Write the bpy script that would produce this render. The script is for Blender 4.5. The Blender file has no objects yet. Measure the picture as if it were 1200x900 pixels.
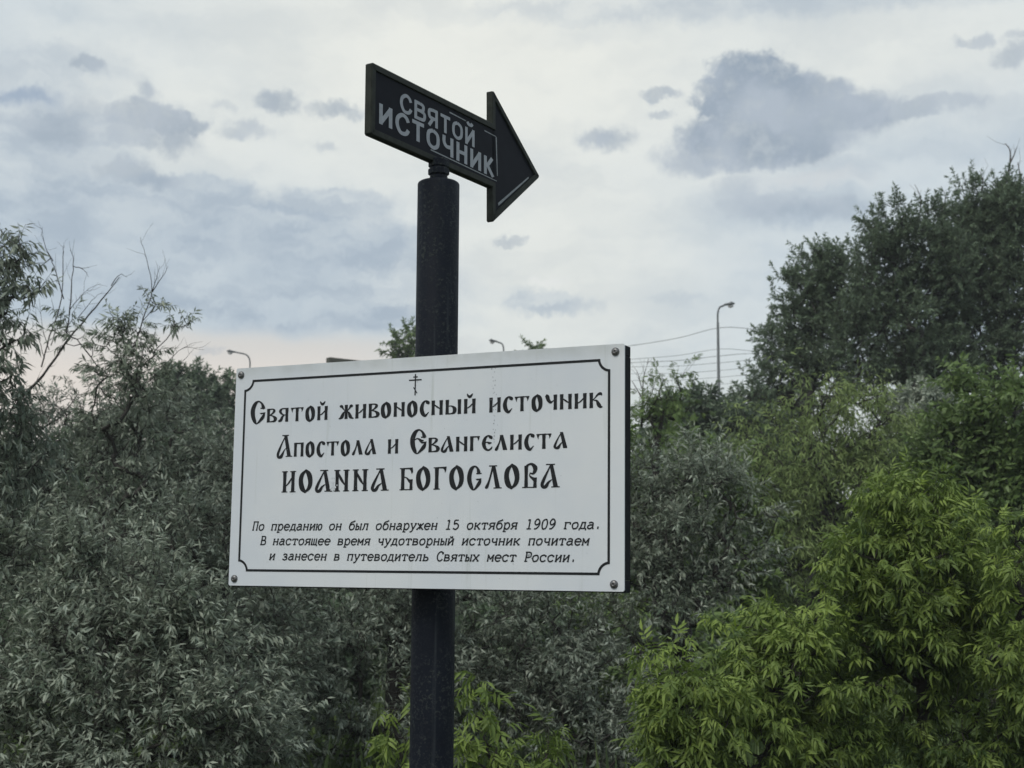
import bpy, math, numpy as np
from mathutils import Matrix, Vector
sc = bpy.context.scene
COL = sc.collection
RNG = np.random.default_rng(7)

# ------------------------------------------------------------------ camera
F, PITCH, ROLL, EYE = 1685.09, 0.13628, 0.00513, 1.6
fw = np.array([0, math.cos(PITCH), math.sin(PITCH)])
u0 = np.array([0, -math.sin(PITCH), math.cos(PITCH)])
r0 = np.array([1.0, 0, 0])
cr = r0 * math.cos(ROLL) + u0 * math.sin(ROLL)
cu = u0 * math.cos(ROLL) - r0 * math.sin(ROLL)
cam_d = bpy.data.cameras.new("camera")
cam = bpy.data.objects.new("camera", cam_d)
COL.objects.link(cam)
cam.matrix_world = Matrix(((cr[0], cu[0], -fw[0], 0), (cr[1], cu[1], -fw[1], 0), (cr[2], cu[2], -fw[2], EYE), (0, 0, 0, 1)))
cam_d.sensor_width = 36.0
cam_d.lens = F / 1200 * 36.0
cam_d.clip_start = 0.05
cam_d.clip_end = 3000
cam_d.dof.use_dof = True
cam_d.dof.focus_distance = 3.45
cam_d.dof.aperture_fstop = 11.0
sc.camera = cam


def P(px, py, D):
    """world point on the sight line of a photo pixel at ground distance D"""
    d = fw + cr * (px - 600) / F - cu * (py - 450) / F
    return d * (D / d[1]) + np.array([0, 0, EYE])


def projpx(X):
    q = X - np.array([0, 0, EYE])
    w = q @ fw
    return 600 + F * (q @ cr) / w, 450 - F * (q @ cu) / w


# ------------------------------------------------------------------ colour management, world, sun
sc.view_settings.view_transform = 'Standard'
sc.view_settings.look = 'None'
sc.view_settings.exposure = 0.2
sc.view_settings.gamma = 1.0
SUN_EL, SUN_AZ = math.radians(48), math.radians(215)     # compass style: 0 = +Y, 90 = +X
world = bpy.data.worlds.new("World")
sc.world = world
world.use_nodes = True


class G:
    """tiny node-graph builder"""
    def __init__(s, tree):
        s.t = tree
        tree.nodes.clear()

    def n(s, kind, **kw):
        nd = s.t.nodes.new(kind)
        for k, v in kw.items():
            setattr(nd, k, v)
        return nd

    def put(s, sock, v):
        if isinstance(v, bpy.types.NodeSocket):
            s.t.links.new(v, sock)
        elif v is not None:
            sock.default_value = v

    def math(s, op, a, b=None, c=None, clamp=False):
        nd = s.n('ShaderNodeMath', operation=op, use_clamp=clamp)
        for i, v in enumerate((a, b, c)):
            s.put(nd.inputs[i], v)
        return nd.outputs[0]

    def vmath(s, op, a, b=None, c=None):
        nd = s.n('ShaderNodeVectorMath', operation=op)
        for i, v in enumerate((a, b, c)):
            s.put(nd.inputs[i], v)
        return nd.outputs['Value'] if op in ('LENGTH', 'DOT_PRODUCT') else nd.outputs[0]

    def mix(s, f, a, b, mode='MIX'):
        nd = s.n('ShaderNodeMix', data_type='RGBA', blend_type=mode)
        s.put(nd.inputs['Factor'], f)
        s.put(nd.inputs['A'], a)
        s.put(nd.inputs['B'], b)
        return nd.outputs['Result']

    def smooth(s, v, a, b, lo=0.0, hi=1.0, kind='SMOOTHSTEP'):
        nd = s.n('ShaderNodeMapRange', interpolation_type=kind)
        for i, q in enumerate((v, a, b, lo, hi)):
            s.put(nd.inputs[i], q)
        return nd.outputs[0]

    def noise(s, vec, scale, detail=3, rough=0.5, dist=0.0, col=False):
        nd = s.n('ShaderNodeTexNoise')
        s.put(nd.inputs['Vector'], vec)
        nd.inputs['Scale'].default_value = scale
        nd.inputs['Detail'].default_value = detail
        nd.inputs['Roughness'].default_value = rough
        nd.inputs['Distortion'].default_value = dist
        return nd.outputs['Color' if col else 'Fac']

    def ramp(s, f, stops):
        nd = s.n('ShaderNodeValToRGB')
        cr_ = nd.color_ramp
        while len(cr_.elements) < len(stops):
            cr_.elements.new(0.5)
        for e, (p, c) in zip(cr_.elements, stops):
            e.position = p
            e.color = (*c, 1) if len(c) == 3 else c
        s.put(nd.inputs[0], f)
        return nd.outputs[0]


def build_sky():
    g = G(world.node_tree)
    d = g.vmath('NORMALIZE', g.n('ShaderNodeTexCoord').outputs['Generated'])
    sep = g.n('ShaderNodeSeparateXYZ')
    g.put(sep.inputs[0], d)
    az = g.math('ARCTAN2', sep.outputs[0], sep.outputs[1])
    el = g.math('ARCSINE', sep.outputs[2])
    cmb = g.n('ShaderNodeCombineXYZ')
    g.put(cmb.inputs[0], az)
    g.put(cmb.inputs[1], el)
    p = cmb.outputs[0]
    w1 = g.vmath('SUBTRACT', g.noise(d, 26, 3, 0.6, col=True), (0.5, 0.5, 0.5))
    w2 = g.vmath('SUBTRACT', g.noise(d, 85, 7, 0.68, col=True), (0.5, 0.5, 0.5))
    pw = g.vmath('MULTIPLY_ADD', w1, (0.034, 0.020, 0), p)
    pw = g.vmath('MULTIPLY_ADD', w2, (0.026, 0.018, 0), pw)
    pw0 = g.vmath('MULTIPLY_ADD', w1, (0.07, 0.03, 0), p)

    def blob(x, y, rx, ry, soft, amt, crisp=True):
        v = P(x, y, 10) - np.array([0, 0, EYE])
        v = v / np.linalg.norm(v)
        a0, e0 = math.atan2(v[0], v[1]), math.asin(v[2])
        q = g.vmath('SUBTRACT', pw if crisp else pw0, (a0, e0, 0))
        q = g.vmath('MULTIPLY', q, (F / rx, F / ry, 0))
        L = g.vmath('LENGTH', q)
        return g.smooth(L, 1 + soft, 1 - soft, 0, amt)

    def union(bs):
        m = bs[0]
        for b in bs[1:]:
            m = g.math('MAXIMUM', m, b)
        return m
    # broad base colour: warm white glow in the middle, blue-grey to the sides
    glow = union([blob(560, 70, 420, 200, 0.9, 1, False), blob(640, 290, 200, 250, 0.9, .85, False),
                  blob(1000, 60, 330, 90, .9, .75, False), blob(240, 130, 260, 110, 0.9, .75, False)])
    # layered cloud: stretched sideways, finer toward the horizon
    mpl = g.n('ShaderNodeMapping')
    g.put(mpl.inputs[0], pw)
    mpl.inputs['Scale'].default_value = (1.0, 2.6, 1.0)
    lay = g.noise(mpl.outputs[0], 7.5, 8, 0.58)
    base = g.mix(g.smooth(lay, 0.34, 0.66), (0.445, 0.525, 0.595, 1), (0.57, 0.635, 0.675, 1))
    warm = g.mix(g.smooth(lay, 0.3, 0.6), (0.68, 0.70, 0.67, 1), (0.78, 0.79, 0.735, 1))
    base = g.mix(glow, base, warm)
    # low band above the horizon
    elw = g.math('MULTIPLY_ADD', g.noise(d, 30, 3, 0.5), 0.012, g.math('SUBTRACT', el, 0.006))
    lowl = g.math('MULTIPLY', g.smooth(elw, 0.176, 0.160), g.smooth(az, 0.0, -0.12))
    base = g.mix(lowl, base, g.mix(g.smooth(el, 0.17, 0.13), (0.62, 0.61, 0.585, 1), (0.74, 0.675, 0.61, 1)))
    lowr = g.math('MULTIPLY', g.smooth(el, 0.17, 0.11), g.smooth(az, -0.02, 0.1))
    base = g.mix(lowr, base, (0.62, 0.66, 0.64, 1))
    # soft grey banks
    bank = union([blob(120, 262, 250, 60, .22, .8), blob(330, 285, 170, 45, .2, .85), blob(190, 338, 330, 58, .3, .75),
                  blob(330, 368, 210, 26, .3, .9), blob(60, 162, 95, 40, .35, .7), blob(395, 240, 70, 22, .25, .7), blob(455, 300, 60, 36, .3, .7), blob(215, 222, 95, 18, .25, .8), blob(430, 350, 110, 30, .5, .5),
                  blob(640, 352, 58, 14, .4, .7), blob(580, 345, 60, 12, .5, .4), blob(800, 348, 30, 6, .7, .3), blob(880, 6, 350, 18, .5, .5), blob(40, 75, 120, 26, .5, .5),
                  blob(925, 238, 100, 26, .45, .6), blob(985, 200, 60, 14, .5, .4), blob(60, 95, 90, 22, .5, .45), blob(700, 40, 60, 10, .8, .2), blob(1130, 130, 90, 40, .6, .3), blob(1120, 175, 110, 16, .6, .3)])
    brk = g.noise(mpl.outputs[0], 17, 7, 0.62)
    bank = g.math('MULTIPLY', bank, g.smooth(brk, 0.33, 0.60, 0.45, 1.0))
    bank = g.math('MULTIPLY', bank, g.smooth(elw, 0.163, 0.176))
    col = g.mix(bank, base, g.mix(g.smooth(brk, 0.4, 0.66), (0.415, 0.485, 0.555, 1), (0.34, 0.41, 0.49, 1)))
    # the dark little cumulus
    dark = union([blob(880, 92, 50, 30, .18, 1), blob(925, 118, 75, 36, .18, 1), blob(850, 118, 42, 30, .18, 1), blob(985, 132, 66, 28, .3, 1), blob(880, 166, 85, 34, .18, 1), blob(940, 168, 60, 20, .4, .95),
                  blob(808, 186, 36, 18, .5, .85), blob(836, 160, 40, 26, .3, .95), blob(1065, 124, 60, 11, .4, .75), blob(1120, 118, 40, 8, .5, .6), blob(975, 242, 40, 12, .5, .6), blob(895, 238, 50, 16, .5, .6), blob(860, 215, 30, 14, .5, .5), blob(960, 208, 50, 7, .6, .4),
                  blob(165, 138, 50, 20, .25, 1), blob(205, 146, 40, 16, .25, 1), blob(170, 106, 15, 14, .55, .85), blob(205, 165, 28, 15, .55, .9), blob(150, 160, 30, 14, .4, .8), blob(105, 74, 20, 10, .4, .8), blob(95, 128, 30, 12, .5, .6),
                  blob(325, 118, 24, 12, .5, .9), blob(392, 126, 30, 9, .55, .9), blob(287, 153, 24, 10, .55, .8), blob(381, 167, 15, 3.5, .6, .55), blob(262, 126, 12, 5, .6, .4),
                  blob(60, 148, 50, 18, .4, .7), blob(145, 198, 28, 10, .4, .75), blob(175, 208, 40, 10, .4, .6), blob(712, 160, 34, 12, .55, .85), blob(770, 112, 22, 7, .45, .7), blob(776, 134, 14, 5, .5, .6),
                  blob(593, 282, 18, 5, .5, .6), blob(1143, 48, 20, 7, .45, .65), blob(1190, 62, 20, 12, .5, .6), blob(1195, 40, 20, 6, .5, .5), blob(245, 412, 16, 4, .6, .45)])
    tex = g.smooth(g.noise(d, 60, 6, 0.62), 0.28, 0.6, 0.62, 1.05)
    dark = g.math('MULTIPLY', dark, tex, clamp=True)
    dark = g.math('MULTIPLY', dark, g.smooth(az, -0.06, 0.02, 0.78, 0.95))
    dcol = g.mix(g.smooth(g.noise(d, 30, 5, 0.55), 0.38, 0.62), (0.265, 0.325, 0.40, 1), (0.39, 0.445, 0.51, 1))
    col = g.mix(dark, col, dcol)
    hl = union([blob(30, 690, 30, 10, .5, 0), blob(640, 328, 22, 6, .7, .6), blob(955, 210, 60, 8, .8, .35)])
    col = g.mix(hl, col, (0.76, 0.77, 0.75, 1))
    # physical sky shows through the thin patches
    sky = g.n('ShaderNodeTexSky', sky_type='NISHITA', sun_disc=False)
    sky.sun_elevation = SUN_EL
    sky.sun_rotation = SUN_AZ
    sky.altitude = 100
    sky.dust_density = 1.5
    gap = g.math('ADD', blob(20, 112, 38, 9, .8, .55), 0.06)
    final = g.mix(gap, g.mix(1.0, col, (10, 10, 10, 1), 'MULTIPLY'), sky.outputs[0])
    # below the horizon: dim land colour
    final = g.mix(g.smooth(el, -0.02, 0.0, 1, 0), final, (0.6, 0.7, 0.55, 1))
    bg = g.n('ShaderNodeBackground')
    g.put(bg.inputs[0], final)
    bg.inputs[1].default_value = 0.1
    out = g.n('ShaderNodeOutputWorld')
    g.put(out.inputs[0], bg.outputs[0])


build_sky()
sun_d = bpy.data.lights.new("sun", 'SUN')
sun_d.energy = 1.3
sun_d.angle = math.radians(18)
sun_d.color = (1.0, 0.95, 0.88)
sun = bpy.data.objects.new("sun", sun_d)
COL.objects.link(sun)
sdir = Vector((math.sin(SUN_AZ) * math.cos(SUN_EL), math.cos(SUN_AZ) * math.cos(SUN_EL), math.sin(SUN_EL)))
sun.rotation_euler = sdir.to_track_quat('Z', 'Y').to_euler()
sun.location = sdir * 30

# ------------------------------------------------------------------ materials


def mat_base(name):
    m = bpy.data.materials.new(name)
    m.use_nodes = True
    g = G(m.node_tree)
    out = g.n('ShaderNodeOutputMaterial')
    b = g.n('ShaderNodeBsdfPrincipled')
    g.put(out.inputs[0], b.outputs[0])
    return m, g, b, out


def mat_plain(name, c0, c1, scale=20, rough=0.6, metal=0.0, bump=0.0, spec=0.5):
    m, g, b, out = mat_base(name)
    co = g.n('ShaderNodeTexCoord').outputs['Object']
    nz = g.noise(co, scale, 5, 0.6)
    g.put(b.inputs['Base Color'], g.ramp(nz, [(0.32, c0), (0.68, c1)]))
    b.inputs['Roughness'].default_value = rough
    b.inputs['Metallic'].default_value = metal
    b.inputs['Specular IOR Level'].default_value = spec
    if bump:
        bp = g.n('ShaderNodeBump')
        bp.inputs['Distance'].default_value = bump
        g.put(bp.inputs['Height'], nz)
        g.put(b.inputs['Normal'], bp.outputs[0])
    return m


def mat_leaf(name, top0, top1, under=None, rough=0.55, transl=0.28, tcol=None, spec=0.3):
    m, g, b, out = mat_base(name)
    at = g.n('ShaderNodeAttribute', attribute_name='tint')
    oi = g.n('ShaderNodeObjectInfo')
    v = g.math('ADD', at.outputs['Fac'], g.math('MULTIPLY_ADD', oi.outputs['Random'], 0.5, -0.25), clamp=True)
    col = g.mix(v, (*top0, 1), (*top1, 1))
    if under:
        geo = g.n('ShaderNodeNewGeometry')
        u_ = g.mix(v, (*[c * 0.8 for c in under], 1), (*[c * 1.2 for c in under], 1))
        col = g.mix(geo.outputs['Backfacing'], col, u_)
    g.put(b.inputs['Base Color'], col)
    b.inputs['Roughness'].default_value = rough
    b.inputs['Specular IOR Level'].default_value = spec
    tr = g.n('ShaderNodeBsdfTranslucent')
    if tcol:
        g.put(tr.inputs[0], g.mix(1.0, col, (*tcol, 1), 'MULTIPLY'))
    else:
        g.put(tr.inputs[0], col)
    mx = g.n('ShaderNodeMixShader')
    mx.inputs[0].default_value = transl
    g.put(mx.inputs[1], b.outputs[0])
    g.put(mx.inputs[2], tr.outputs[0])
    g.put(out.inputs[0], mx.outputs[0])
    return m


def mat_post():
    m, g, b, out = mat_base('black_post_paint')
    co = g.n('ShaderNodeTexCoord').outputs['Object']
    big = g.noise(co, 9, 4, 0.6)
    spk = g.smooth(g.noise(co, 130, 4, 0.75), 0.52, 0.64)
    mp = g.n('ShaderNodeMapping')
    g.put(mp.inputs[0], co)
    mp.inputs['Scale'].default_value = (60, 60, 2.2)
    streak = g.smooth(g.noise(mp.outputs[0], 1.0, 3, 0.6), 0.56, 0.72)
    base = g.mix(big, (0.0045, 0.0065, 0.012, 1), (0.012, 0.016, 0.025, 1))
    wear = g.math('MULTIPLY', spk, g.smooth(big, 0.36, 0.58))
    base = g.mix(g.math('MULTIPLY', wear, 0.5), base, (0.085, 0.10, 0.085, 1))
    base = g.mix(g.math('MULTIPLY', streak, 0.35), base, (0.06, 0.07, 0.075, 1))
    g.put(b.inputs['Base Color'], base)
    b.inputs['Specular IOR Level'].default_value = 0.14
    g.put(b.inputs['Roughness'], g.smooth(big, 0.2, 0.8, 0.45, 0.7))
    bp = g.n('ShaderNodeBump')
    bp.inputs['Distance'].default_value = 0.0012
    bp.inputs['Strength'].default_value = 0.6
    g.put(bp.inputs['Height'], g.math('ADD', g.noise(co, 60, 5, 0.7), spk))
    g.put(b.inputs['Normal'], bp.outputs[0])
    return m


def mat_plate():
    m, g, b, out = mat_base('white_sign_plate')
    co = g.n('ShaderNodeTexCoord').outputs['Object']
    mp = g.n('ShaderNodeMapping')
    g.put(mp.inputs[0], co)
    mp.inputs['Scale'].default_value = (38, 1, 1.6)
    drip = g.smooth(g.noise(mp.outputs[0], 1.0, 4, 0.65), 0.58, 0.78)
    blotch = g.noise(co, 3.2, 4, 0.6)
    speck = g.smooth(g.noise(co, 210, 2, 0.5), 0.745, 0.80)
    sp = g.n('ShaderNodeSeparateXYZ')
    g.put(sp.inputs[0], co)
    col = g.mix(g.smooth(blotch, 0.3, 0.7), (0.655, 0.70, 0.745, 1), (0.73, 0.76, 0.775, 1))
    col = g.mix(g.math('MULTIPLY', drip, 0.42), col, (0.42, 0.46, 0.42, 1))
    col = g.mix(g.math('MULTIPLY', speck, 0.3), col, (0.3, 0.31, 0.28, 1))
    # dust gathered along the very top edge
    edge = g.math('MULTIPLY', g.smooth(sp.outputs[2], 0.235, 0.272), g.smooth(g.noise(co, 14, 4, 0.6), 0.3, 0.75, 0.1, 0.45))
    col = g.mix(edge, col, (0.38, 0.40, 0.36, 1))
    g.put(b.inputs['Base Color'], col)
    g.put(b.inputs['Roughness'], g.smooth(blotch, 0.2, 0.8, 0.38, 0.5))
    return m


M = dict(
    post=mat_post(), plate=mat_plate(),
    frame=mat_plain('black_frame_paint', (0.004, 0.005, 0.008), (0.010, 0.012, 0.015), 30, 0.6, 0, 0.0005, 0.06),
    ink=mat_plain('black_print', (0.013, 0.015, 0.017), (0.020, 0.022, 0.024), 80, 0.55, 0, 0, 0.2),
    face=mat_plain('navy_black_panel', (0.004, 0.0055, 0.010), (0.007, 0.009, 0.015), 22, 0.5, 0, 0, 0.08),
    rim=mat_plain('weathered_black_rim', (0.015, 0.018, 0.014), (0.034, 0.039, 0.031), 40, 0.62, 0, 0.0008, 0.2),
    grey=mat_plain('pale_grey_lettering', (0.31, 0.33, 0.36), (0.39, 0.41, 0.44), 60, 0.55),
    bare=mat_plain('worn_bare_line', (0.17, 0.19, 0.20), (0.30, 0.32, 0.33), 120, 0.5),
    screw=mat_plain('dull_steel', (0.12, 0.12, 0.12), (0.24, 0.235, 0.23), 300, 0.38, 0.85),
    steel=mat_plain('galvanised_steel', (0.09, 0.10, 0.10), (0.15, 0.16, 0.16), 3, 0.6, 0.3),
    wire=mat_plain('dull_wire', (0.10, 0.11, 0.11), (0.14, 0.15, 0.15), 3, 0.7),
    glass=mat_plain('lamp_glass', (0.3, 0.31, 0.3), (0.4, 0.4, 0.39), 3, 0.3),
    roof=mat_plain('brown_roof_sheet', (0.045, 0.045, 0.03), (0.08, 0.078, 0.055), 1, 0.8),
    wall=mat_plain('grey_render', (0.26, 0.27, 0.26), (0.34, 0.34, 0.33), 2, 0.85),
    bark=mat_plain('grey_brown_bark', (0.022, 0.020, 0.017), (0.055, 0.050, 0.043), 60, 0.85, 0, 0.003),
    bark2=mat_plain('pale_twig_bark', (0.055, 0.048, 0.042), (0.10, 0.088, 0.075), 60, 0.85),
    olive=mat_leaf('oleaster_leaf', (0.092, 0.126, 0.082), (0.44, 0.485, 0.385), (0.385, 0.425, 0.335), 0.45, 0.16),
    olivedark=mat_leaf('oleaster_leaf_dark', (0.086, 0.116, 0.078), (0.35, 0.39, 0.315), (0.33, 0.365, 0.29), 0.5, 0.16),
    maple=mat_leaf('boxelder_leaf', (0.050, 0.090, 0.024), (0.275, 0.365, 0.082), (0.15, 0.21, 0.065), 0.5, 0.30, (1.15, 1.2, 0.7)),
    mapledim=mat_leaf('boxelder_leaf_far', (0.115, 0.170, 0.058), (0.31, 0.395, 0.14), (0.24, 0.31, 0.12), 0.55, 0.3),
    dark=mat_leaf('poplar_leaf', (0.075, 0.115, 0.066), (0.215, 0.285, 0.175), (0.20, 0.255, 0.165), 0.5, 0.3),
    mid=mat_leaf('ash_leaf', (0.070, 0.120, 0.038), (0.20, 0.285, 0.09), (0.17, 0.24, 0.09), 0.5, 0.28),
)

# ------------------------------------------------------------------ object helpers


def link(o, parent=None, label=None, cat=None, group=None, kind=None):
    COL.objects.link(o)
    if parent is not None:
        o.parent = parent
    for k, v in (('label', label), ('category', cat), ('group', group), ('kind', kind)):
        if v:
            o[k] = v
    return o


def thing(name, loc, label, cat, group=None, rz=0):
    o = bpy.data.objects.new(name, None)
    o.empty_display_size = 0.1
    o.location = Vector(loc)
    o.rotation_euler = (0, 0, rz)
    return link(o, None, label, cat, group)


def mesh(name, V, faces, mat, tint=None, smooth=False):
    """faces: (n,3)/(n,4) int array or list of lists"""
    me = bpy.data.meshes.new(name)
    V = np.asarray(V, np.float32)
    if isinstance(faces, np.ndarray):
        k = faces.shape[1]
        me.vertices.add(len(V))
        me.vertices.foreach_set('co', V.ravel())
        me.loops.add(faces.size)
        me.loops.foreach_set('vertex_index', faces.astype(np.int32).ravel())
        me.polygons.add(len(faces))
        me.polygons.foreach_set('loop_start', np.arange(0, faces.size, k, dtype=np.int32))
        me.polygons.foreach_set('loop_total', np.full(len(faces), k, np.int32))
        me.update(calc_edges=True)
    else:
        me.from_pydata([tuple(map(float, v)) for v in V], [], [tuple(map(int, f)) for f in faces])
        me.update()
    if smooth:
        me.polygons.foreach_set('use_smooth', np.ones(len(me.polygons), bool))
    if tint is not None:
        a = me.attributes.new('tint', 'FLOAT', 'POINT')
        a.data.foreach_set('value', np.asarray(tint, np.float32))
    me.materials.append(mat)
    return me


def part(name, V, faces, mat, parent, label=None, kind=None, smooth=False, tint=None, origin=(0, 0, 0)):
    me = mesh(name, V, faces, mat, tint, smooth)
    o = bpy.data.objects.new(name, me)
    o.location = Vector(origin)
    return link(o, parent, label, kind=kind)


class MB:
    """collects simple solids into one mesh"""
    def __init__(s):
        s.V, s.Fc = [], []

    def add(s, V, Fc):
        n = len(s.V)
        s.V += [tuple(v) for v in V]
        s.Fc += [[i + n for i in f] for f in Fc]

    def box(s, a, b, bev=0.0):
        (x0, y0, z0), (x1, y1, z1) = a, b
        if not bev:
            s.add([(x0, y0, z0), (x1, y0, z0), (x1, y1, z0), (x0, y1, z0), (x0, y0, z1), (x1, y0, z1), (x1, y1, z1), (x0, y1, z1)],
                  [(0, 3, 2, 1), (4, 5, 6, 7), (0, 1, 5, 4), (1, 2, 6, 5), (2, 3, 7, 6), (3, 0, 4, 7)])
        else:
            c = bev
            s.prism([(x0 + c, z0), (x1 - c, z0), (x1, z0 + c), (x1, z1 - c), (x1 - c, z1), (x0 + c, z1), (x0, z1 - c), (x0, z0 + c)], y0, y1)

    def prism(s, poly, y0, y1):
        """poly in x,z, extruded along y"""
        n = len(poly)
        V = [(x, y0, z) for x, z in poly] + [(x, y1, z) for x, z in poly]
        Fc = [list(range(n)), list(range(2 * n - 1, n - 1, -1))] + [(i, i + n, (i + 1) % n + n, (i + 1) % n) for i in range(n)]
        s.add(V, Fc)

    def tube(s, pts, rad, n=10, cap=True):
        pts = [Vector(p) for p in pts]
        if not hasattr(rad, '__len__'):
            rad = [rad] * len(pts)
        V, Fc = [], []
        up = Vector((0, 0, 1))
        for i, p in enumerate(pts):
            t = (pts[min(i + 1, len(pts) - 1)] - pts[max(i - 1, 0)]).normalized()
            a = t.cross(up if abs(t.z) < 0.95 else Vector((1, 0, 0))).normalized()
            b = t.cross(a)
            for k in range(n):
                q = 2 * math.pi * k / n
                V.append(p + (a * math.cos(q) + b * math.sin(q)) * rad[i])
        for i in range(len(pts) - 1):
            for k in range(n):
                k2 = (k + 1) % n
                Fc.append((i * n + k, i * n + k2, (i + 1) * n + k2, (i + 1) * n + k))
        if cap:
            Fc.append(list(range(n))[::-1])
            Fc.append([(len(pts) - 1) * n + k for k in range(n)])
        s.add(V, Fc)

    def lathe(s, prof, n=24, axis='z', off=(0, 0, 0)):
        V, Fc = [], []
        for r, z in prof:
            for k in range(n):
                q = 2 * math.pi * k / n
                a, b = r * math.cos(q), r * math.sin(q)
                v = (a, b, z) if axis == 'z' else (a, -z, b)
                V.append((v[0] + off[0], v[1] + off[1], v[2] + off[2]))
        for i in range(len(prof) - 1):
            for k in range(n):
                k2 = (k + 1) % n
                Fc.append((i * n + k, i * n + k2, (i + 1) * n + k2, (i + 1) * n + k))
        Fc.append(list(range(n))[::-1])
        Fc.append([(len(prof) - 1) * n + k for k in range(n)])
        s.add(V, Fc)

    def build(s, name, mat, parent=None, smooth=False, **kw):
        o = part(name, s.V, s.Fc, mat, parent, smooth=smooth, **kw)
        if smooth:
            for p in o.data.polygons:
                p.use_smooth = len(p.vertices) <= 4
        return o


# ------------------------------------------------------------------ pen-stroke lettering
def catmull(pts, sub=6):
    pts = [np.array(p, float) for p in pts]
    if len(pts) < 3:
        return pts
    e = [2 * pts[0] - pts[1]] + pts + [2 * pts[-1] - pts[-2]]
    out = []
    for i in range(1, len(e) - 2):
        for k in range(sub):
            t = k / sub
            a, b, c, d = e[i - 1], e[i], e[i + 1], e[i + 2]
            out.append(0.5 * ((2 * b) + (-a + c) * t + (2 * a - 5 * b + 4 * c - d) * t * t + (-a + 3 * b - 3 * c + d) * t ** 3))
    out.append(pts[-1])
    return out


RW = 1.22


def ribbon(pts, smooth=True):
    """pts: (x, y, width) -> list of quads"""
    p = catmull(pts) if smooth else [np.array(q, float) for q in pts]
    L, R_ = [], []
    for i, q in enumerate(p):
        t = p[min(i + 1, len(p) - 1)][:2] - p[max(i - 1, 0)][:2]
        t = t / (np.linalg.norm(t) + 1e-9)
        n = np.array([-t[1], t[0]]) * max(q[2] * RW, 0.0006) / 2
        L.append(q[:2] + n)
        R_.append(q[:2] - n)
    return [[L[i], L[i + 1], R_[i + 1], R_[i]] for i in range(len(p) - 1)]


def stem(x, y0=0.0, y1=1.0, w=0.2, serif=0.0):
    h = w / 2
    out = [[(x - h * 1.1, y1), (x + h * 1.1, y1 + .01), (x + h * .92, (y0 + y1) / 2), (x + h * 1.08, y0), (x - h * 1.08, y0 - .01), (x - h * .92, (y0 + y1) / 2)]]
    if serif:
        out += [[(x - h - serif, y0 + .045), (x + h + serif, y0 + .045), (x + h + serif, y0), (x - h - serif, y0)],
                [(x - h - serif, y1), (x + h + serif, y1), (x + h + serif, y1 - .045), (x - h - serif, y1 - .045)]]
    return out


def mirror(polys, w):
    return [[(w - x, y) for x, y in p][::-1] for p in polys]


def oval(w, y0, y1, t):
    m = (y0 + y1) / 2
    h = y1 - y0
    a = ribbon([(w / 2 + .03, y1 - .02, t * .3), (w * .24, y1 - h * .22, t * .85), (t * .55, m + .02 * h, t * .95), (w * .27, y0 + h * .2, t * 1.05), (w / 2 + .02, y0 + .02, t * .45)])
    b = ribbon([(w / 2 - .03, y1 - .01, t * .45), (w * .73, y1 - h * .2, t * 1.05), (w - t * .55, m - .02 * h, t * .95), (w * .76, y0 + h * .22, t * .8), (w / 2 - .02, y0 + .03, t * .3)])
    return a + b


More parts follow.
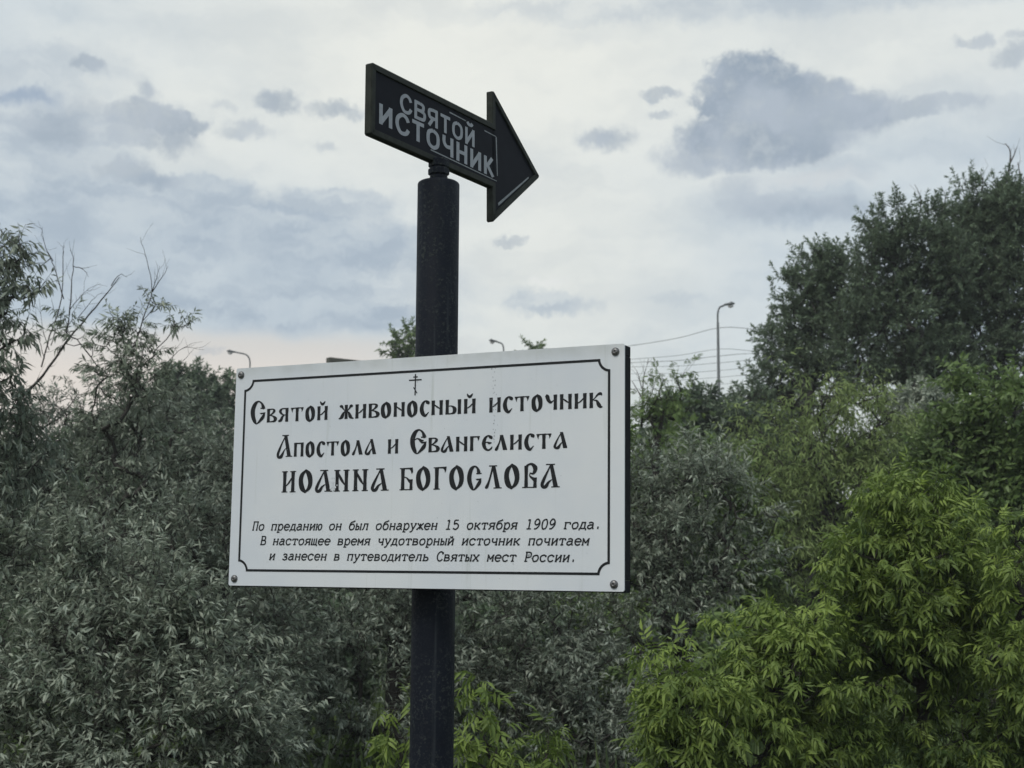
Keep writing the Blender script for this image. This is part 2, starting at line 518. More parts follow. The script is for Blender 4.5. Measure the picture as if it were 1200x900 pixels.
def slav_lower():
    g = {}
    g['в'] = (stem(.12) + ribbon([(.15, .955, .07), (.42, .955, .08), (.53, .84, .15), (.42, .66, .1), (.2, .5, .05)])
              + ribbon([(.2, .52, .05), (.45, .44, .09), (.62, .27, .2), (.56, .09, .14), (.35, .045, .07), (.1, .04, .07)]), .72)
    g['я'] = (stem(.62) + ribbon([(.6, .955, .07), (.3, .955, .08), (.15, .8, .16), (.22, .62, .12), (.42, .5, .06), (.62, .5, .06)])
              + ribbon([(.44, .5, .06), (.3, .35, .13), (.2, .12, .17), (.02, .04, .1)]), .8)
    g['т'] = (stem(.45) + [[(.0, .99), (.9, 1.0), (.9, .925), (.0, .915)], [(.0, .99), (.2, .95), (.13, .78), (.12, .62), (.06, .75)], [(.9, 1.), (.7, .95), (.77, .78), (.76, .64), (.84, .78)]], .94)
    g['о'] = (oval(.66, -.1, 1.07, .21), .72)
    g['и'] = (stem(.12) + stem(.62) + ribbon([(.2, .36, .05), (.36, .46, .07), (.54, .66, .06)]), .78)
    g['й'] = (g['и'][0] + ribbon([(.2, 1.36, .03), (.25, 1.24, .1), (.36, 1.14, .15), (.47, 1.24, .1), (.54, 1.36, .03)]), .78)
    half = ribbon([(.06, .86, .1), (.16, .92, .16), (.26, .76, .08), (.42, .55, .05)]) + ribbon([(.44, .56, .04), (.3, .42, .12), (.2, .16, .19), (.1, .06, .12), (-.02, .02, .05)])
    g['ж'] = (stem(.48, 0, 1, .19) + half + mirror(half, .96), .98)
    g['н'] = (stem(.12) + stem(.62) + ribbon([(.2, .7, .05), (.36, .56, .09), (.54, .42, .06)]), .78)
    g['с'] = (ribbon([(.56, .76, .05), (.5, .88, .2), (.36, 1.0, .09), (.2, .86, .14), (.11, .5, .2), (.17, .17, .21), (.32, -.03, .15), (.45, .08, .08), (.56, .22, .03)]), .62)
    g['ы'] = (stem(.12) + ribbon([(.16, .56, .04), (.4, .56, .07), (.58, .38, .19), (.56, .14, .17), (.4, .045, .08), (.1, .04, .07)]) + stem(.88, 0, 1, .2), 1.05)
    g['ч'] = (stem(.62) + ribbon([(.03, .96, .14), (.13, .9, .2), (.2, .66, .18), (.33, .5, .14), (.45, .56, .06), (.6, .66, .05)]), .78)
    g['к'] = (stem(.12) + ribbon([(.74, .8, .03), (.66, .92, .16), (.5, .86, .1), (.34, .66, .05), (.2, .5, .05)]) + ribbon([(.26, .5, .04), (.44, .46, .1), (.56, .2, .19), (.66, .06, .15), (.78, .05, .06)]), .82)
    g['п'] = (stem(.12) + stem(.62) + [[(.02, 1.), (.72, 1.0), (.72, .9), (.02, .9)]], .78)
    g['л'] = (ribbon([(.0, .04, .06), (.09, .06, .16), (.2, .3, .1), (.3, .6, .07), (.38, 1.0, .1)]) + [[(.3, 1.02), (.5, 1.02), (.76, .03), (.72, 0), (.5, 0)]], .82)
    g['а'] = ([[(.36, 1.07), (.54, 1.07), (.8, .03), (.76, 0), (.55, 0)]] + ribbon([(.42, .98, .05), (.27, .7, .06), (.12, .35, .1), (.06, .12, .13), (.13, .02, .12), (.26, .05, .16), (.38, .25, .08), (.52, .42, .04)]), .84)
    g['г'] = (stem(.12) + [[(.02, 1.), (.62, 1.0), (.62, .92), (.02, .9)], [(.62, 1.), (.42, .96), (.5, .8), (.52, .66), (.58, .8)]], .66)
    g['е'] = (ribbon([(.62, .76, .04), (.55, .88, .18), (.38, .99, .09), (.2, .84, .14), (.11, .5, .19), (.19, .17, .16), (.38, .02, .1), (.56, .12, .09), (.64, .26, .03)])
              + ribbon([(.14, .5, .05), (.32, .56, .06), (.44, .5, .13), (.6, .52, .05)]), .7)
    # capitals of the first two lines (1.55 high)
    C = ribbon([(.98, 1.04, .04), (.9, 1.1, .2), (.78, 1.4, .12), (.55, 1.58, .09), (.3, 1.42, .2), (.14, .98, .25), (.16, .5, .24), (.3, .1, .19), (.42, -.07, .06), (.6, .06, .12), (.86, .38, .2), (1.0, .72, .06)])
    C += [[(.66, 1.1), (1.04, 1.1), (1.02, 1.04), (.7, 1.02)], [(.62, .72), (1.06, .76), (1.02, .66), (.74, .62)]]
    g['С'] = (C, 1.06)
    g['Е'] = (C + ribbon([(.2, .82, .04), (.42, .98, .06), (.6, .9, .12), (.68, .82, .16), (.86, .84, .04)]), 1.06)
    g['А'] = ([[(.5, 1.56), (.74, 1.56), (1.06, .02), (.78, .02)], [(.36, 1.6), (.86, 1.6), (.86, 1.52), (.36, 1.52)], [(.66, .07), (1.16, .07), (1.16, 0), (.66, 0)]]
              + ribbon([(.58, 1.46, .06), (.36, 1.0, .08), (.16, .5, .14), (.07, .18, .15), (.12, -.02, .14), (.3, .02, .2), (.42, .22, .14), (.56, .5, .06), (.78, .72, .04)]), 1.16)
    return g


def slav_caps():
    g = {}
    s = .06
    g['И'] = (stem(.13, 0, 1, .15, s) + stem(.51, 0, 1, .15, s) + ribbon([(.2, .3, .03), (.33, .46, .06), (.45, .68, .04)]), .7)
    g['О'] = (oval(.62, -.05, 1.06, .17), .68)
    g['А'] = ([[(.34, 1.), (.48, 1.), (.69, .02), (.5, .02)], [(.2, 1.02), (.56, 1.02), (.56, .97), (.2, .97)], [(.42, .045), (.76, .045), (.76, 0), (.42, 0)]]
              + ribbon([(.38, .95, .04), (.26, .68, .06), (.12, .36, .1), (.05, .14, .11), (.09, .02, .1), (.2, .05, .12), (.3, .22, .08), (.44, .34, .03)]), .76)
    g['Н'] = (stem(.13, 0, 1, .15, s) + stem(.54, 0, 1, .15, s) + ribbon([(.17, .86, .05), (.32, .55, .1), (.47, .3, .04)]), .74)
    g['Б'] = (stem(.13, 0, 1, .15, s) + [[(.1, 1.), (.56, 1.02), (.58, .82), (.52, .72), (.47, .88), (.42, .94), (.1, .95)]]
              + ribbon([(.17, .6, .03), (.3, .55, .05), (.42, .42, .1), (.49, .38, .16)]) + stem(.5, .0, .48, .13) + [[(.1, .045), (.56, .045), (.56, 0), (.1, 0)]], .64)
    g['Г'] = (stem(.14, 0, 1, .16, s) + [[(.1, 1.), (.56, 1.02), (.54, .84), (.5, .74), (.46, .88), (.4, .94), (.1, .95)]], .6)
    c = ribbon([(.56, .66, .03), (.5, .72, .12), (.44, .9, .08), (.32, .99, .07), (.18, .88, .13), (.1, .6, .15), (.11, .32, .15), (.2, .06, .12), (.28, -.04, .05), (.38, .04, .08), (.52, .26, .12), (.58, .46, .04)])
    g['С'] = (c + [[(.38, .7), (.62, .7), (.6, .65), (.4, .64)], [(.36, .44), (.62, .46), (.58, .4), (.42, .37)]], .68)
    g['Л'] = (ribbon([(.0, .05, .05), (.07, .07, .11), (.16, .3, .07), (.24, .6, .06), (.32, .98, .06)]) + [[(.28, 1.), (.42, 1.), (.63, .02), (.44, .02)], [(.16, 1.02), (.5, 1.02), (.5, .97), (.16, .97)], [(.36, .045), (.7, .045), (.7, 0), (.36, 0)]], .72)
    g['В'] = (stem(.14, 0, .96, .14) + ribbon([(.14, .9, .12), (.22, 1.0, .07), (.36, 1.03, .09), (.49, .9, .15), (.5, .76, .13), (.42, .62, .08), (.28, .64, .04)])
              + ribbon([(.28, .6, .03), (.3, .5, .05), (.42, .4, .1), (.5, .35, .16)]) + stem(.5, .0, .44, .14) + [[(-.02, .045), (.56, .045), (.56, 0), (-.02, 0)]], .66)
    return g


MONO = {  # monospaced italic slab letters: strokes "x,y x,y", "~" marks a curve, "_" a slab
    'П': "~.2,0 .2,1.08;.8,0 .8,1.08;_.08,1.08 .92,1.08;_.08,0 .34,0;_.66,0 .92,0",
    'В': ".22,0 .22,1.08;_.08,1.08 .55,1.08;~.55,1.08 .74,.98 .74,.68 .55,.57 .22,.57;~.55,.57 .84,.45 .84,.1 .58,0;_.08,0 .58,0",
    'С': "~.86,.78 .7,1.06 .42,1.06 .16,.8 .14,.36 .36,.02 .66,.0 .9,.2;.86,.78 .86,1.06",
    'Р': ".24,0 .24,1.08;_.08,1.08 .55,1.08;~.55,1.08 .84,.95 .84,.58 .55,.46 .24,.46;_.08,0 .48,0",
    'о': "~.5,.72 .2,.6 .14,.3 .3,.02 .5,-.01 .74,.08 .86,.38 .74,.66 .5,.72",
    'п': ".2,0 .2,.72;.8,0 .8,.72;_.08,.72 .92,.72;_.08,0 .36,0;_.64,0 .92,0",
    'р': ".22,-.3 .22,.72;_.06,.72 .22,.72;~.22,.5 .42,.72 .7,.7 .88,.4 .76,.08 .5,-.02 .22,.16;_.06,-.3 .5,-.3",
    'е': "~.14,.38 .86,.38 .8,.62 .5,.73 .2,.6 .13,.32 .3,.04 .56,-.02 .84,.1",
    'д': ".2,.02 .32,.5;.32,.5 .36,.72;.74,0 .74,.72;_.26,.72 .84,.72;_.06,.02 .94,.02;.08,.02 .08,-.2;.92,.02 .92,-.2",
    'а': "~.2,.64 .45,.73 .7,.66 .76,.5 .76,.02;_.76,.0 .94,.0;~.76,.42 .4,.42 .16,.3 .14,.1 .36,-.02 .6,.06 .76,.2",
    'н': ".2,0 .2,.72;.8,0 .8,.72;_.2,.38 .8,.38;_.08,.72 .34,.72;_.66,.72 .92,.72;_.08,0 .34,0;_.66,0 .92,0",
    'и': ".2,0 .2,.72;.8,0 .8,.72;.2,.06 .8,.68;_.08,.72 .34,.72;_.66,.72 .92,.72;_.08,0 .34,0;_.66,0 .92,0",
    'ю': ".14,0 .14,.72;_.02,.72 .26,.72;_.02,0 .26,0;_.14,.38 .42,.38;~.66,.72 .46,.6 .42,.3 .54,.02 .66,-.01 .84,.08 .93,.38 .84,.64 .66,.72",
    'б': "~.86,1.12 .6,1.0 .3,.9 .16,.6 .14,.3 .3,.02 .5,-.01 .76,.08 .86,.36 .74,.62 .5,.7 .26,.6 .16,.42",
    'ы': ".16,0 .16,.72;_.04,.72 .28,.72;~.16,.42 .42,.42 .56,.3 .52,.06 .36,0;_.04,0 .36,0;.84,0 .84,.72;_.72,.72 .96,.72;_.72,0 .96,0",
    'л': "~.06,.0 .2,.04 .3,.3 .34,.72;.8,0 .8,.72;_.24,.72 .92,.72;_.66,0 .94,0",
    'у': ".16,.72 .5,.04;~.86,.72 .5,.0 .34,-.26 .1,-.3;_.04,.72 .32,.72;_.66,.72 .96,.72",
    'ж': ".5,0 .5,.72;.14,.7 .5,.36;.86,.7 .5,.36;.1,0 .5,.38;.9,0 .5,.38;_.04,.72 .22,.72;_.78,.72 .96,.72;_.0,0 .22,0;_.78,0 1,0",
    'к': ".2,0 .2,.72;_.08,.72 .34,.72;_.08,0 .36,0;.2,.36 .42,.38;.42,.38 .8,.72;.42,.38 .84,0;_.66,.72 .9,.72;_.7,0 .96,0",
    'т': ".5,0 .5,.72;_.12,.72 .88,.72;.12,.72 .12,.52;.88,.72 .88,.52;_.3,0 .7,0",
    'я': ".78,0 .78,.72;_.4,.72 .92,.72;~.4,.72 .2,.62 .2,.44 .4,.34 .78,.34;.44,.34 .18,0;_.06,0 .28,0;_.66,0 .92,0",
    'г': ".24,0 .24,.72;_.08,.72 .84,.72;.84,.72 .84,.48;_.08,0 .46,0",
    'с': "~.84,.52 .7,.7 .46,.73 .18,.58 .14,.3 .32,.02 .6,-.01 .86,.14;.84,.52 .84,.72",
    'щ': ".12,0 .12,.72;.46,0 .46,.72;.8,0 .8,.72;_.02,0 .94,0;.94,0 .94,-.18;_.04,.72 .2,.72;_.38,.72 .54,.72;_.72,.72 .88,.72",
    'в': ".2,0 .2,.72;_.08,.72 .55,.72;~.55,.72 .74,.62 .7,.42 .5,.38 .2,.38;~.5,.38 .8,.3 .8,.08 .55,0;_.08,0 .55,0",
    'м': ".16,0 .16,.72;.84,0 .84,.72;.16,.72 .5,.2;.84,.72 .5,.2;_.04,.72 .2,.72;_.8,.72 .96,.72;_.04,0 .28,0;_.72,0 .96,0",
    'ч': ".8,0 .8,.72;~.22,.72 .22,.42 .44,.3 .8,.36;_.08,.72 .34,.72;_.66,.72 .92,.72;_.64,0 .94,0",
    'з': "~.2,.6 .42,.73 .74,.66 .7,.44 .4,.38;~.4,.38 .8,.3 .8,.08 .5,-.02 .16,.1;_.4,.38 .5,.38",
    'ь': ".26,0 .26,.72;_.1,.72 .4,.72;~.26,.42 .6,.42 .82,.3 .8,.08 .6,0;_.1,0 .6,0",
    'х': ".16,0 .84,.72;.16,.72 .84,0;_.04,.72 .32,.72;_.68,.72 .96,.72;_.04,0 .32,0;_.68,0 .96,0",
    '1': ".5,0 .5,1.12;.5,1.12 .24,1.0;_.2,0 .8,0",
    '5': ".24,1.1 .24,.6;_.24,1.1 .78,1.1;~.24,.6 .55,.7 .84,.5 .84,.2 .55,-.02 .16,.1",
    '9': "~.2,.0 .5,.04 .8,.4 .82,.8 .6,1.12 .36,1.1 .18,.8 .3,.52 .55,.5 .8,.72",
    '0': "~.5,1.12 .22,.9 .18,.4 .34,.0 .5,-.02 .74,.1 .84,.6 .7,1.05 .5,1.12",
    '.': ".36,.03 .54,.03;.36,.1 .54,.1;.36,.16 .54,.16",
}
MONO['й'] = MONO['и'] + ";~.34,1.04 .42,.88 .58,.88 .68,1.04"


def mono_glyph(ch, w=.145):
    out = []
    for st in MONO[ch].split(';'):
        cur = st[0] == '~'
        ww = w * (.85 if st[0] == '_' else 1)
        pts = [tuple(map(float, q.split(','))) for q in st.lstrip('~_').split()]
        out += ribbon([(x, y, ww) for x, y in pts], cur and len(pts) > 2)
    return out


SANS = {  # bold sans capitals, height 1
    'С': ("~.72,.7 .6,.9 .38,.96 .14,.74 .1,.4 .24,.1 .42,.04 .62,.12 .73,.32", .8),
    'В': (".12,0 .12,1;.05,.93 .42,.93;~.42,.93 .62,.86 .6,.6 .42,.53;.1,.53 .44,.53;~.44,.53 .7,.44 .68,.13 .44,.07;.05,.07 .44,.07", .78),
    'Я': (".64,0 .64,1;.7,.93 .36,.93;~.36,.93 .14,.84 .16,.52 .38,.46;.66,.46 .36,.46;.4,.46 .12,0", .78),
    'Т': (".36,0 .36,1;.02,.93 .7,.93", .72),
    'О': ("~.4,.94 .16,.8 .1,.5 .16,.2 .4,.06 .64,.2 .7,.5 .64,.8 .4,.94", .82),
    'И': (".12,0 .12,1;.64,0 .64,1;.13,.1 .63,.9", .78),
    'Ч': (".6,0 .6,1;~.12,1 .12,.66 .28,.46 .6,.5", .74),
    'Н': (".12,0 .12,1;.62,0 .62,1;.1,.52 .64,.52", .76),
    'К': (".12,0 .12,1;.14,.5 .3,.52;.26,.52 .58,1;.28,.5 .64,0", .7),
}
SANS['Й'] = (SANS['И'][0] + ";~.2,1.34 .28,1.22 .48,1.22 .56,1.34", .78)


def lettering(items, name, mat, parent, y, s=1.0, step=2e-6):
    """items: list of (polys, x0, y0, sx, sy, shear); faces look to -Y, each piece a hair prouder than the last"""
    V, Fc = [], []
    k = 0
    for polys, x0, y0, sx, sy, sh in items:
        for p in polys:
            b = len(V)
            k += 1
            for q in p:
                V.append((x0 + q[0] * sx + sh * q[1] * sy, y - (k % 40) * step, y0 + q[1] * sy))
            Fc.append(list(range(b, b + len(p))))
    o = part(name, V, Fc, mat, parent)
    return o


def set_word(glyphs, word, x0, x1, y0, sy, gap=.1):
    """fit a word between x0 and x1"""
    adv = [glyphs[c][1] + gap for c in word]
    tot = sum(adv) - gap
    sx = (x1 - x0) / tot
    out, x = [], x0
    for c, a in zip(word, adv):
        out.append((glyphs[c][0], x, y0, sx, sy, 0))
        x += a * sx
    return out


# ------------------------------------------------------------------ sign post
POST = (-0.18694, 3.51)
PR = 0.0526


def zat(px, py, D):
    return P(px, py, D)[2]


post_top = zat(514, 214, POST[1])
t = thing('sign_post', (POST[0], POST[1], 0), 'thick round black painted metal post carrying both signs', 'post')
mb = MB()
H = post_top
mb.lathe([(PR, -0.4), (PR, 0.4), (PR, 1.2), (PR, 1.9), (PR, H - 0.006), (PR - .0015, H - .0025), (PR - .005, H)], 40)
mb.build('pole', M['post'], t, smooth=True)
mb = MB()
zb = zat(514, 190, POST[1])
mb.lathe([(.021, H - .004), (.021, zb + .001)], 20)
mb.build('stud', M['post'], t, smooth=True)
for i, (pa, pb, r, n) in enumerate([(206, 213.5, .0225, 24), (197.6, 205.6, .0268, 6), (187, 196.6, .0262, 6)]):
    za, zc = zat(514, pb, POST[1]), zat(514, pa, POST[1])
    mb = MB()
    b = .0025
    mb.lathe([(r - b, za), (r, za + b), (r, zc - b), (r - b, zc)], n)
    mb.build(['washer', 'nut', 'nut'][i], M['post'], t)

# ------------------------------------------------------------------ information board (local frame: x right, y away, z up)
BC = (-0.22775, 3.393, 0.25577 + EYE)
BYAW, BW, BH = -0.456, 1.0605, 0.5472
board = thing('information_sign', BC, 'large white rectangular sign with black Cyrillic lettering and thin black border line', 'sign', rz=BYAW)
board.rotation_euler = (0, 0.0071, BYAW)
hw, hh = BW / 2, BH / 2
mb = MB()
c = .003
mb.prism([(-hw + c, -hh), (hw - c, -hh), (hw, -hh + c), (hw, hh - c), (hw - c, hh), (-hw + c, hh), (-hw, hh - c), (-hw, -hh + c)], 0, .0035)
mb.build('plate', M['plate'], board)
# welded black frame behind the plate: four rails
o_ = .0035
for nm, a, b in (('frame_rail', (-hw + .004, o_ + .0005, hh - .026), (hw + .0005, .036, hh - .003)), ('frame_rail', (-hw + .004, o_ + .0005, -hh - .0025), (hw + .0005, .036, -hh + .024)),
                 ('frame_rail', (-hw + .004, o_ + .0005, -hh + .0245), (-hw + .03, .0355, hh - .0265)), ('frame_rail', (hw - .028, o_ + .0005, -hh + .0245), (hw + .001, .0355, hh - .0265))):
    mb = MB()
    mb.box(a, b)
    ob = mb.build(nm, M['frame'], board)
    bv = ob.modifiers.new('bevel', 'BEVEL')
    bv.width = .0015
    bv.segments = 2
# two brackets that clamp the frame to the post
for z in (.19, -.19):
    mb = MB()
    mb.box((-.12, .0362, z - .018), (.16, .062, z + .018))
    mb.build('clamp_bar', M['frame'], board)
# screws
for sx_, sz_ in ((-.5147, .2562), (.5086, .2562), (-.5128, -.2567), (.5062, -.2580)):
    mb = MB()
    mb.lathe([(.0095, 0), (.0095, .0012), (.0086, .0034), (.0062, .0054), (.0032, .0062), (.0016, .0058), (.0015, .0040)], 20, 'y', (sx_, 0, sz_))
    mb.build('screw', M['screw'], board, smooth=True)
# border line with concave corners
X0, X1, Z0, Z1, rc, lw = -.5030, .4965, -.2385, .2420, .0245, .0058


def border_pts(off):
    x0, x1, z0, z1 = X0 + off, X1 - off, Z0 + off, Z1 - off
    out = []
    R1 = rc + off
    for cx, cz, a0 in ((X0, Z0, 90), (X1, Z0, 180), (X1, Z1, 270), (X0, Z1, 0)):
        # concave arc about each outer corner
        da = math.degrees(math.asin(min(1, off / R1)))
        A = [a0 - da, a0 - 90 + da]
        for k in range(9):
            a = math.radians(A[0] + (A[1] - A[0]) * k / 8)
            out.append((cx + R1 * math.cos(a), cz + R1 * math.sin(a)))
    return out


bo, bi = border_pts(0), border_pts(lw)
n = len(bo)
V = [(x, -.0006, z) for x, z in bo] + [(x, -.0006, z) for x, z in bi]
part('border_line', V, [(i, (i + 1) % n, (i + 1) % n + n, i + n) for i in range(n)], M['ink'], board)
# cross
q = lambda x0, z0, x1, z1: [(x0, z0), (x1, z0), (x1, z1), (x0, z1)]
cz = [q(-.0058, .1812, -.0026, .2325), q(-.0215, .2166, .0130, .2196), q(-.0102, .2240, .0020, .2268), [(-.0098, .2000), (-.0078, .2014), (.0022, .1868), (.0002, .1852)]]
lettering([(cz, 0, 0, 1, 1, 0)], 'cross', M['ink'], board, -.0007)
SL, SC = slav_lower(), slav_caps()
xh = .0342
for w_, a_, b_, z_ in (('Святой', -.4800, -.2480, .1320), ('живоносный', -.2170, .1610, .1322), ('источник', .1940, .4795, .1322),
                       ('Апостола', -.3965, -.1070, .0440), ('и', -.0765, -.0455, .0440), ('Евангелиста', -.0140, .3945, .0442)):
    lettering(set_word(SL, w_, a_, b_, z_, xh), 'lettering', M['ink'], board, -.0007)
for w_, a_, b_, z_ in (('ИОАННА', -.3790, -.0710, -.0440), ('БОГОСЛОВА', -.0410, .3750, -.0438)):
    lettering(set_word(SC, w_, a_, b_, z_, .0523, .08), 'lettering', M['ink'], board, -.0007)
adv = .01886
for txt, x0, y0 in (("По преданию он был обнаружен 15 октября 1909 года.", -.4650, -.1363), ("В настоящее время чудотворный источник почитаем", -.4395, -.1722), ("и занесен в путеводитель Святых мест России.", -.4110, -.2090)):
    it = [(mono_glyph(ch), x0 + i * adv, y0, adv * .98, adv, .2) for i, ch in enumerate(txt) if ch != ' ']
    lettering(it, 'lettering', M['ink'], board, -.0007)
# chipped paint on the fourth letter, and stray marks
rg = np.random.default_rng(3)
chips = []
for k in range(26):
    x, z = -.2285 + rg.normal(0, .0035), -.0215 + rg.uniform(-.02, .012)
    s = rg.uniform(.0006, .0022)
    chips.append([(x - s, z - s), (x + s * .8, z - s * 1.2), (x + s, z + s), (x - s * .6, z + s * 1.4)])
lettering([(chips, 0, 0, 1, 1, 0)], 'paint_chips', M['plate'], board, -.0010)['kind'] = 'stuff'
marks = []
for k in range(30):
    x, z = .205 + rg.normal(0, .003) + .004 * (k > 18), .235 - .006 * k + rg.normal(0, .003)
    s = rg.uniform(.0004, .0011)
    marks.append([(x - s, z - s), (x + s * .8, z - s * 1.6), (x + s, z + s * 1.6), (x - s * .6, z + s)])
for k in range(14):
    x, z = .30 + rg.normal(0, .004), -.196 + rg.normal(0, .003)
    s = rg.uniform(.0004, .0012)
    marks.append([(x - s, z - s), (x + s * .8, z - s), (x + s, z + s), (x - s * .6, z + s)])
for k in range(70):
    x, z = rg.uniform(-.5, .5), rg.uniform(-.25, .25)
    s = rg.uniform(.0003, .0007)
    marks.append([(x - s, z - s), (x + s * .8, z - s), (x + s, z + s), (x - s * .6, z + s)])
lettering([(marks, 0, 0, 1, 1, 0)], 'dirt_flecks', M['bare'], board, -.0009)['kind'] = 'stuff'

# ------------------------------------------------------------------ arrow sign
AC = (-0.05283, 3.73969, 1.1331 + EYE)
arrow = thing('arrow_sign', AC, 'black arrow-shaped metal sign pointing right on top of the post', 'sign', rz=1.0423)
arrow.rotation_euler = (0, -0.01518, 1.0423)
T = .019
out_p = [(-.5535, -.0880), (-.0045, -.0895), (-.0045, -.1800), (.0020, -.1825), (.2520, -.0040), (.2530, .0035), (.0050, .1780), (-.0045, .1760), (-.0045, .0880), (-.5500, .0880), (-.5560, .0840), (-.5575, -.0840)]


def inset(poly, d):
    n = len(poly)
    out = []
    for i in range(n):
        a, b, c = (np.array(poly[i - 1]), np.array(poly[i]), np.array(poly[(i + 1) % n]))
        e1 = (b - a) / np.linalg.norm(b - a)
        e2 = (c - b) / np.linalg.norm(c - b)
        n1, n2 = np.array([-e1[1], e1[0]]), np.array([-e2[1], e2[0]])
        m = n1 + n2
        m /= max(m @ m, .3) / 2
        out.append(tuple(b + m * d))
    return out


def rot_list(p):
    return p


inn = inset(out_p, .0155)
inn2 = inset(out_p, .0175)
n = len(out_p)
bevo = inset(out_p, .0025)
V = [(x, .0025, z) for x, z in out_p] + [(x, 0, z) for x, z in bevo] + [(x, 0, z) for x, z in inn] + [(x, .0045, z) for x, z in inn2] + [(x, T, z) for x, z in out_p]
Fc = []
for i in range(n):
    j = (i + 1) % n
    Fc += [(i, j, j + n, i + n), (i + n, j + n, j + 2 * n, i + 2 * n), (i + 2 * n, j + 2 * n, j + 3 * n, i + 3 * n), (j, i, i + 4 * n, j + 4 * n)]
SP = [[0, 1, 8, 9, 10, 11], [1, 2, 3, 4, 5, 6, 7, 8]]
Fc += [[4 * n + i for i in f][::-1] for f in SP]
part('rim', V, Fc, M['rim'], arrow)
part('panel', [(x, .0040, z) for x, z in inset(out_p, .0160)], SP, M['face'], arrow)


def sans_word(word, x0, x1, y0, y1, sy, w=.150, gap=.12):
    adv = [SANS[c][1] + gap for c in word]
    sx = (x1 - x0) / (sum(adv) - gap)
    its, x = [], x0
    for ch, a in zip(word, adv):
        pol = []
        for st in SANS[ch][0].split(';'):
            pts = [tuple(map(float, q_.split(','))) for q_ in st.lstrip('~').split()]
            pol += ribbon([(px_, py_, w) for px_, py_ in pts], st[0] == '~')
        f = (x - x0) / (x1 - x0)
        its.append((pol, x, y0 + (y1 - y0) * f, sx, sy, 0))
        x += a * sx
    return its


lettering(sans_word('СВЯТОЙ', -.436, -.0885, .0035, -.0035, .0455), 'lettering', M['grey'], arrow, .0031, step=5e-6)
lettering(sans_word('ИСТОЧНИК', -.5235, .0075, -.0520, -.0610, .0500, .155), 'lettering', M['grey'], arrow, .0031, step=5e-6)
ln = lambda a, b, w: ribbon([(a[0], a[1], w), (b[0], b[1], w * .6)], False)
sc_ = ln((.0195, .0545), (.0255, -.0515), .0050) + ln((-.041, .0570), (.0195, .0560), .0026) + ln((-.30, -.0605), (.022, -.0665), .0028) + ln((-.2135, .0600), (-.135, .0585), .0030)  # thin grey scratch lines around the lettering
sc_ += ln((.030, -.1290), (.196, -.0160), .0060) + ln((-.28, -.078), (-.25, -.0800), .004)  # pale diagonal line along the lower edge of the arrowhead
lettering([(sc_, 0, 0, 1, 1, 0)], 'bare_metal_line', M['bare'], arrow, .0032)
for o in [c_ for c_ in arrow.children if c_.name.startswith('bare')]:
    o.location.y = 0

# ------------------------------------------------------------------ ground
N_ = 60
gx = np.concatenate([-np.geomspace(900, 4, 14), np.linspace(-3, 3, 5), np.geomspace(4, 900, 14)])
gy = np.concatenate([-np.geomspace(900, 4, 10), np.linspace(-2, 40, 22), np.geomspace(50, 1500, 14)])
XX, YY = np.meshgrid(gx, gy)
ZZ = .05 * np.sin(XX * .7) * np.cos(YY * .5)
nx, ny = len(gx), len(gy)
idx = np.arange(nx * ny).reshape(ny, nx)
Fq = np.stack([idx[:-1, :-1], idx[:-1, 1:], idx[1:, 1:], idx[1:, :-1]], -1).reshape(-1, 4)
gm = mat_plain('dark_meadow_soil', (0.020, 0.026, 0.014), (0.05, 0.06, 0.028), 1.2, 0.9, 0, 0.03)
go = part('ground', np.stack([XX, YY, ZZ - .03], -1).reshape(-1, 3), Fq, gm, None, kind='structure')

# ------------------------------------------------------------------ foliage machinery
def norm(a):
    return a / (np.linalg.norm(a, axis=-1, keepdims=True) + 1e-9)


LANCE = (np.array([[0, 0, 0], [.42, .5, .04], [.45, 0, -.03], [.42, -.5, .04], [1, 0, -.1]]), np.array([[0, 2, 1], [0, 3, 2], [1, 2, 4], [2, 3, 4]]))
SIMPLE = (np.array([[0, 0, 0], [.5, .5, 0], [1, 0, -.12], [.5, -.5, 0]]), np.array([[0, 3, 1], [1, 3, 2]]))


def compound(k, spread, drop, lens, w):
    """a leaf of k toothed leaflets on one stalk"""
    V, Fc = [], []
    for i in range(k):
        side = 0 if i == k - 1 else (1 if i % 2 else -1)
        pos = .30 + .34 * (i // 2) / max(1, (k - 1) // 2) if i < k - 1 else .62
        a = side * spread
        L = lens[i % len(lens)]
        d = np.array([math.cos(a), math.sin(a), -drop - .12 * abs(side)])
        d /= np.linalg.norm(d)
        s = np.cross([0, 0, 1], d)
        s /= np.linalg.norm(s)
        nn = np.cross(d, s)
        base = np.array([pos, 0, -.10 * pos])
        o = len(V)
        pts = [(0, 0, 0), (.32, w, .03), (.36, 0, -.02), (.30, -w, .03), (.62, w * .75, -.04), (.55, w * .3, -.03), (.60, -w * .75, -.04), (1, 0, -.22)]
        for x, y, z in pts:
            V.append(base + (d * x + s * y + nn * z) * L)
        Fc += [(o, o + 2, o + 1), (o, o + 3, o + 2), (o + 1, o + 2, o + 4), (o + 2, o + 3, o + 6), (o + 2, o + 7, o + 4), (o + 2, o + 6, o + 7)]
    # stalk
    o = len(V)
    V += [np.array([0, -.008, 0]), np.array([0, .008, 0]), np.array([.62, 0, -.062])]
    Fc.append((o, o + 2, o + 1))
    return np.array(V, float), np.array(Fc)


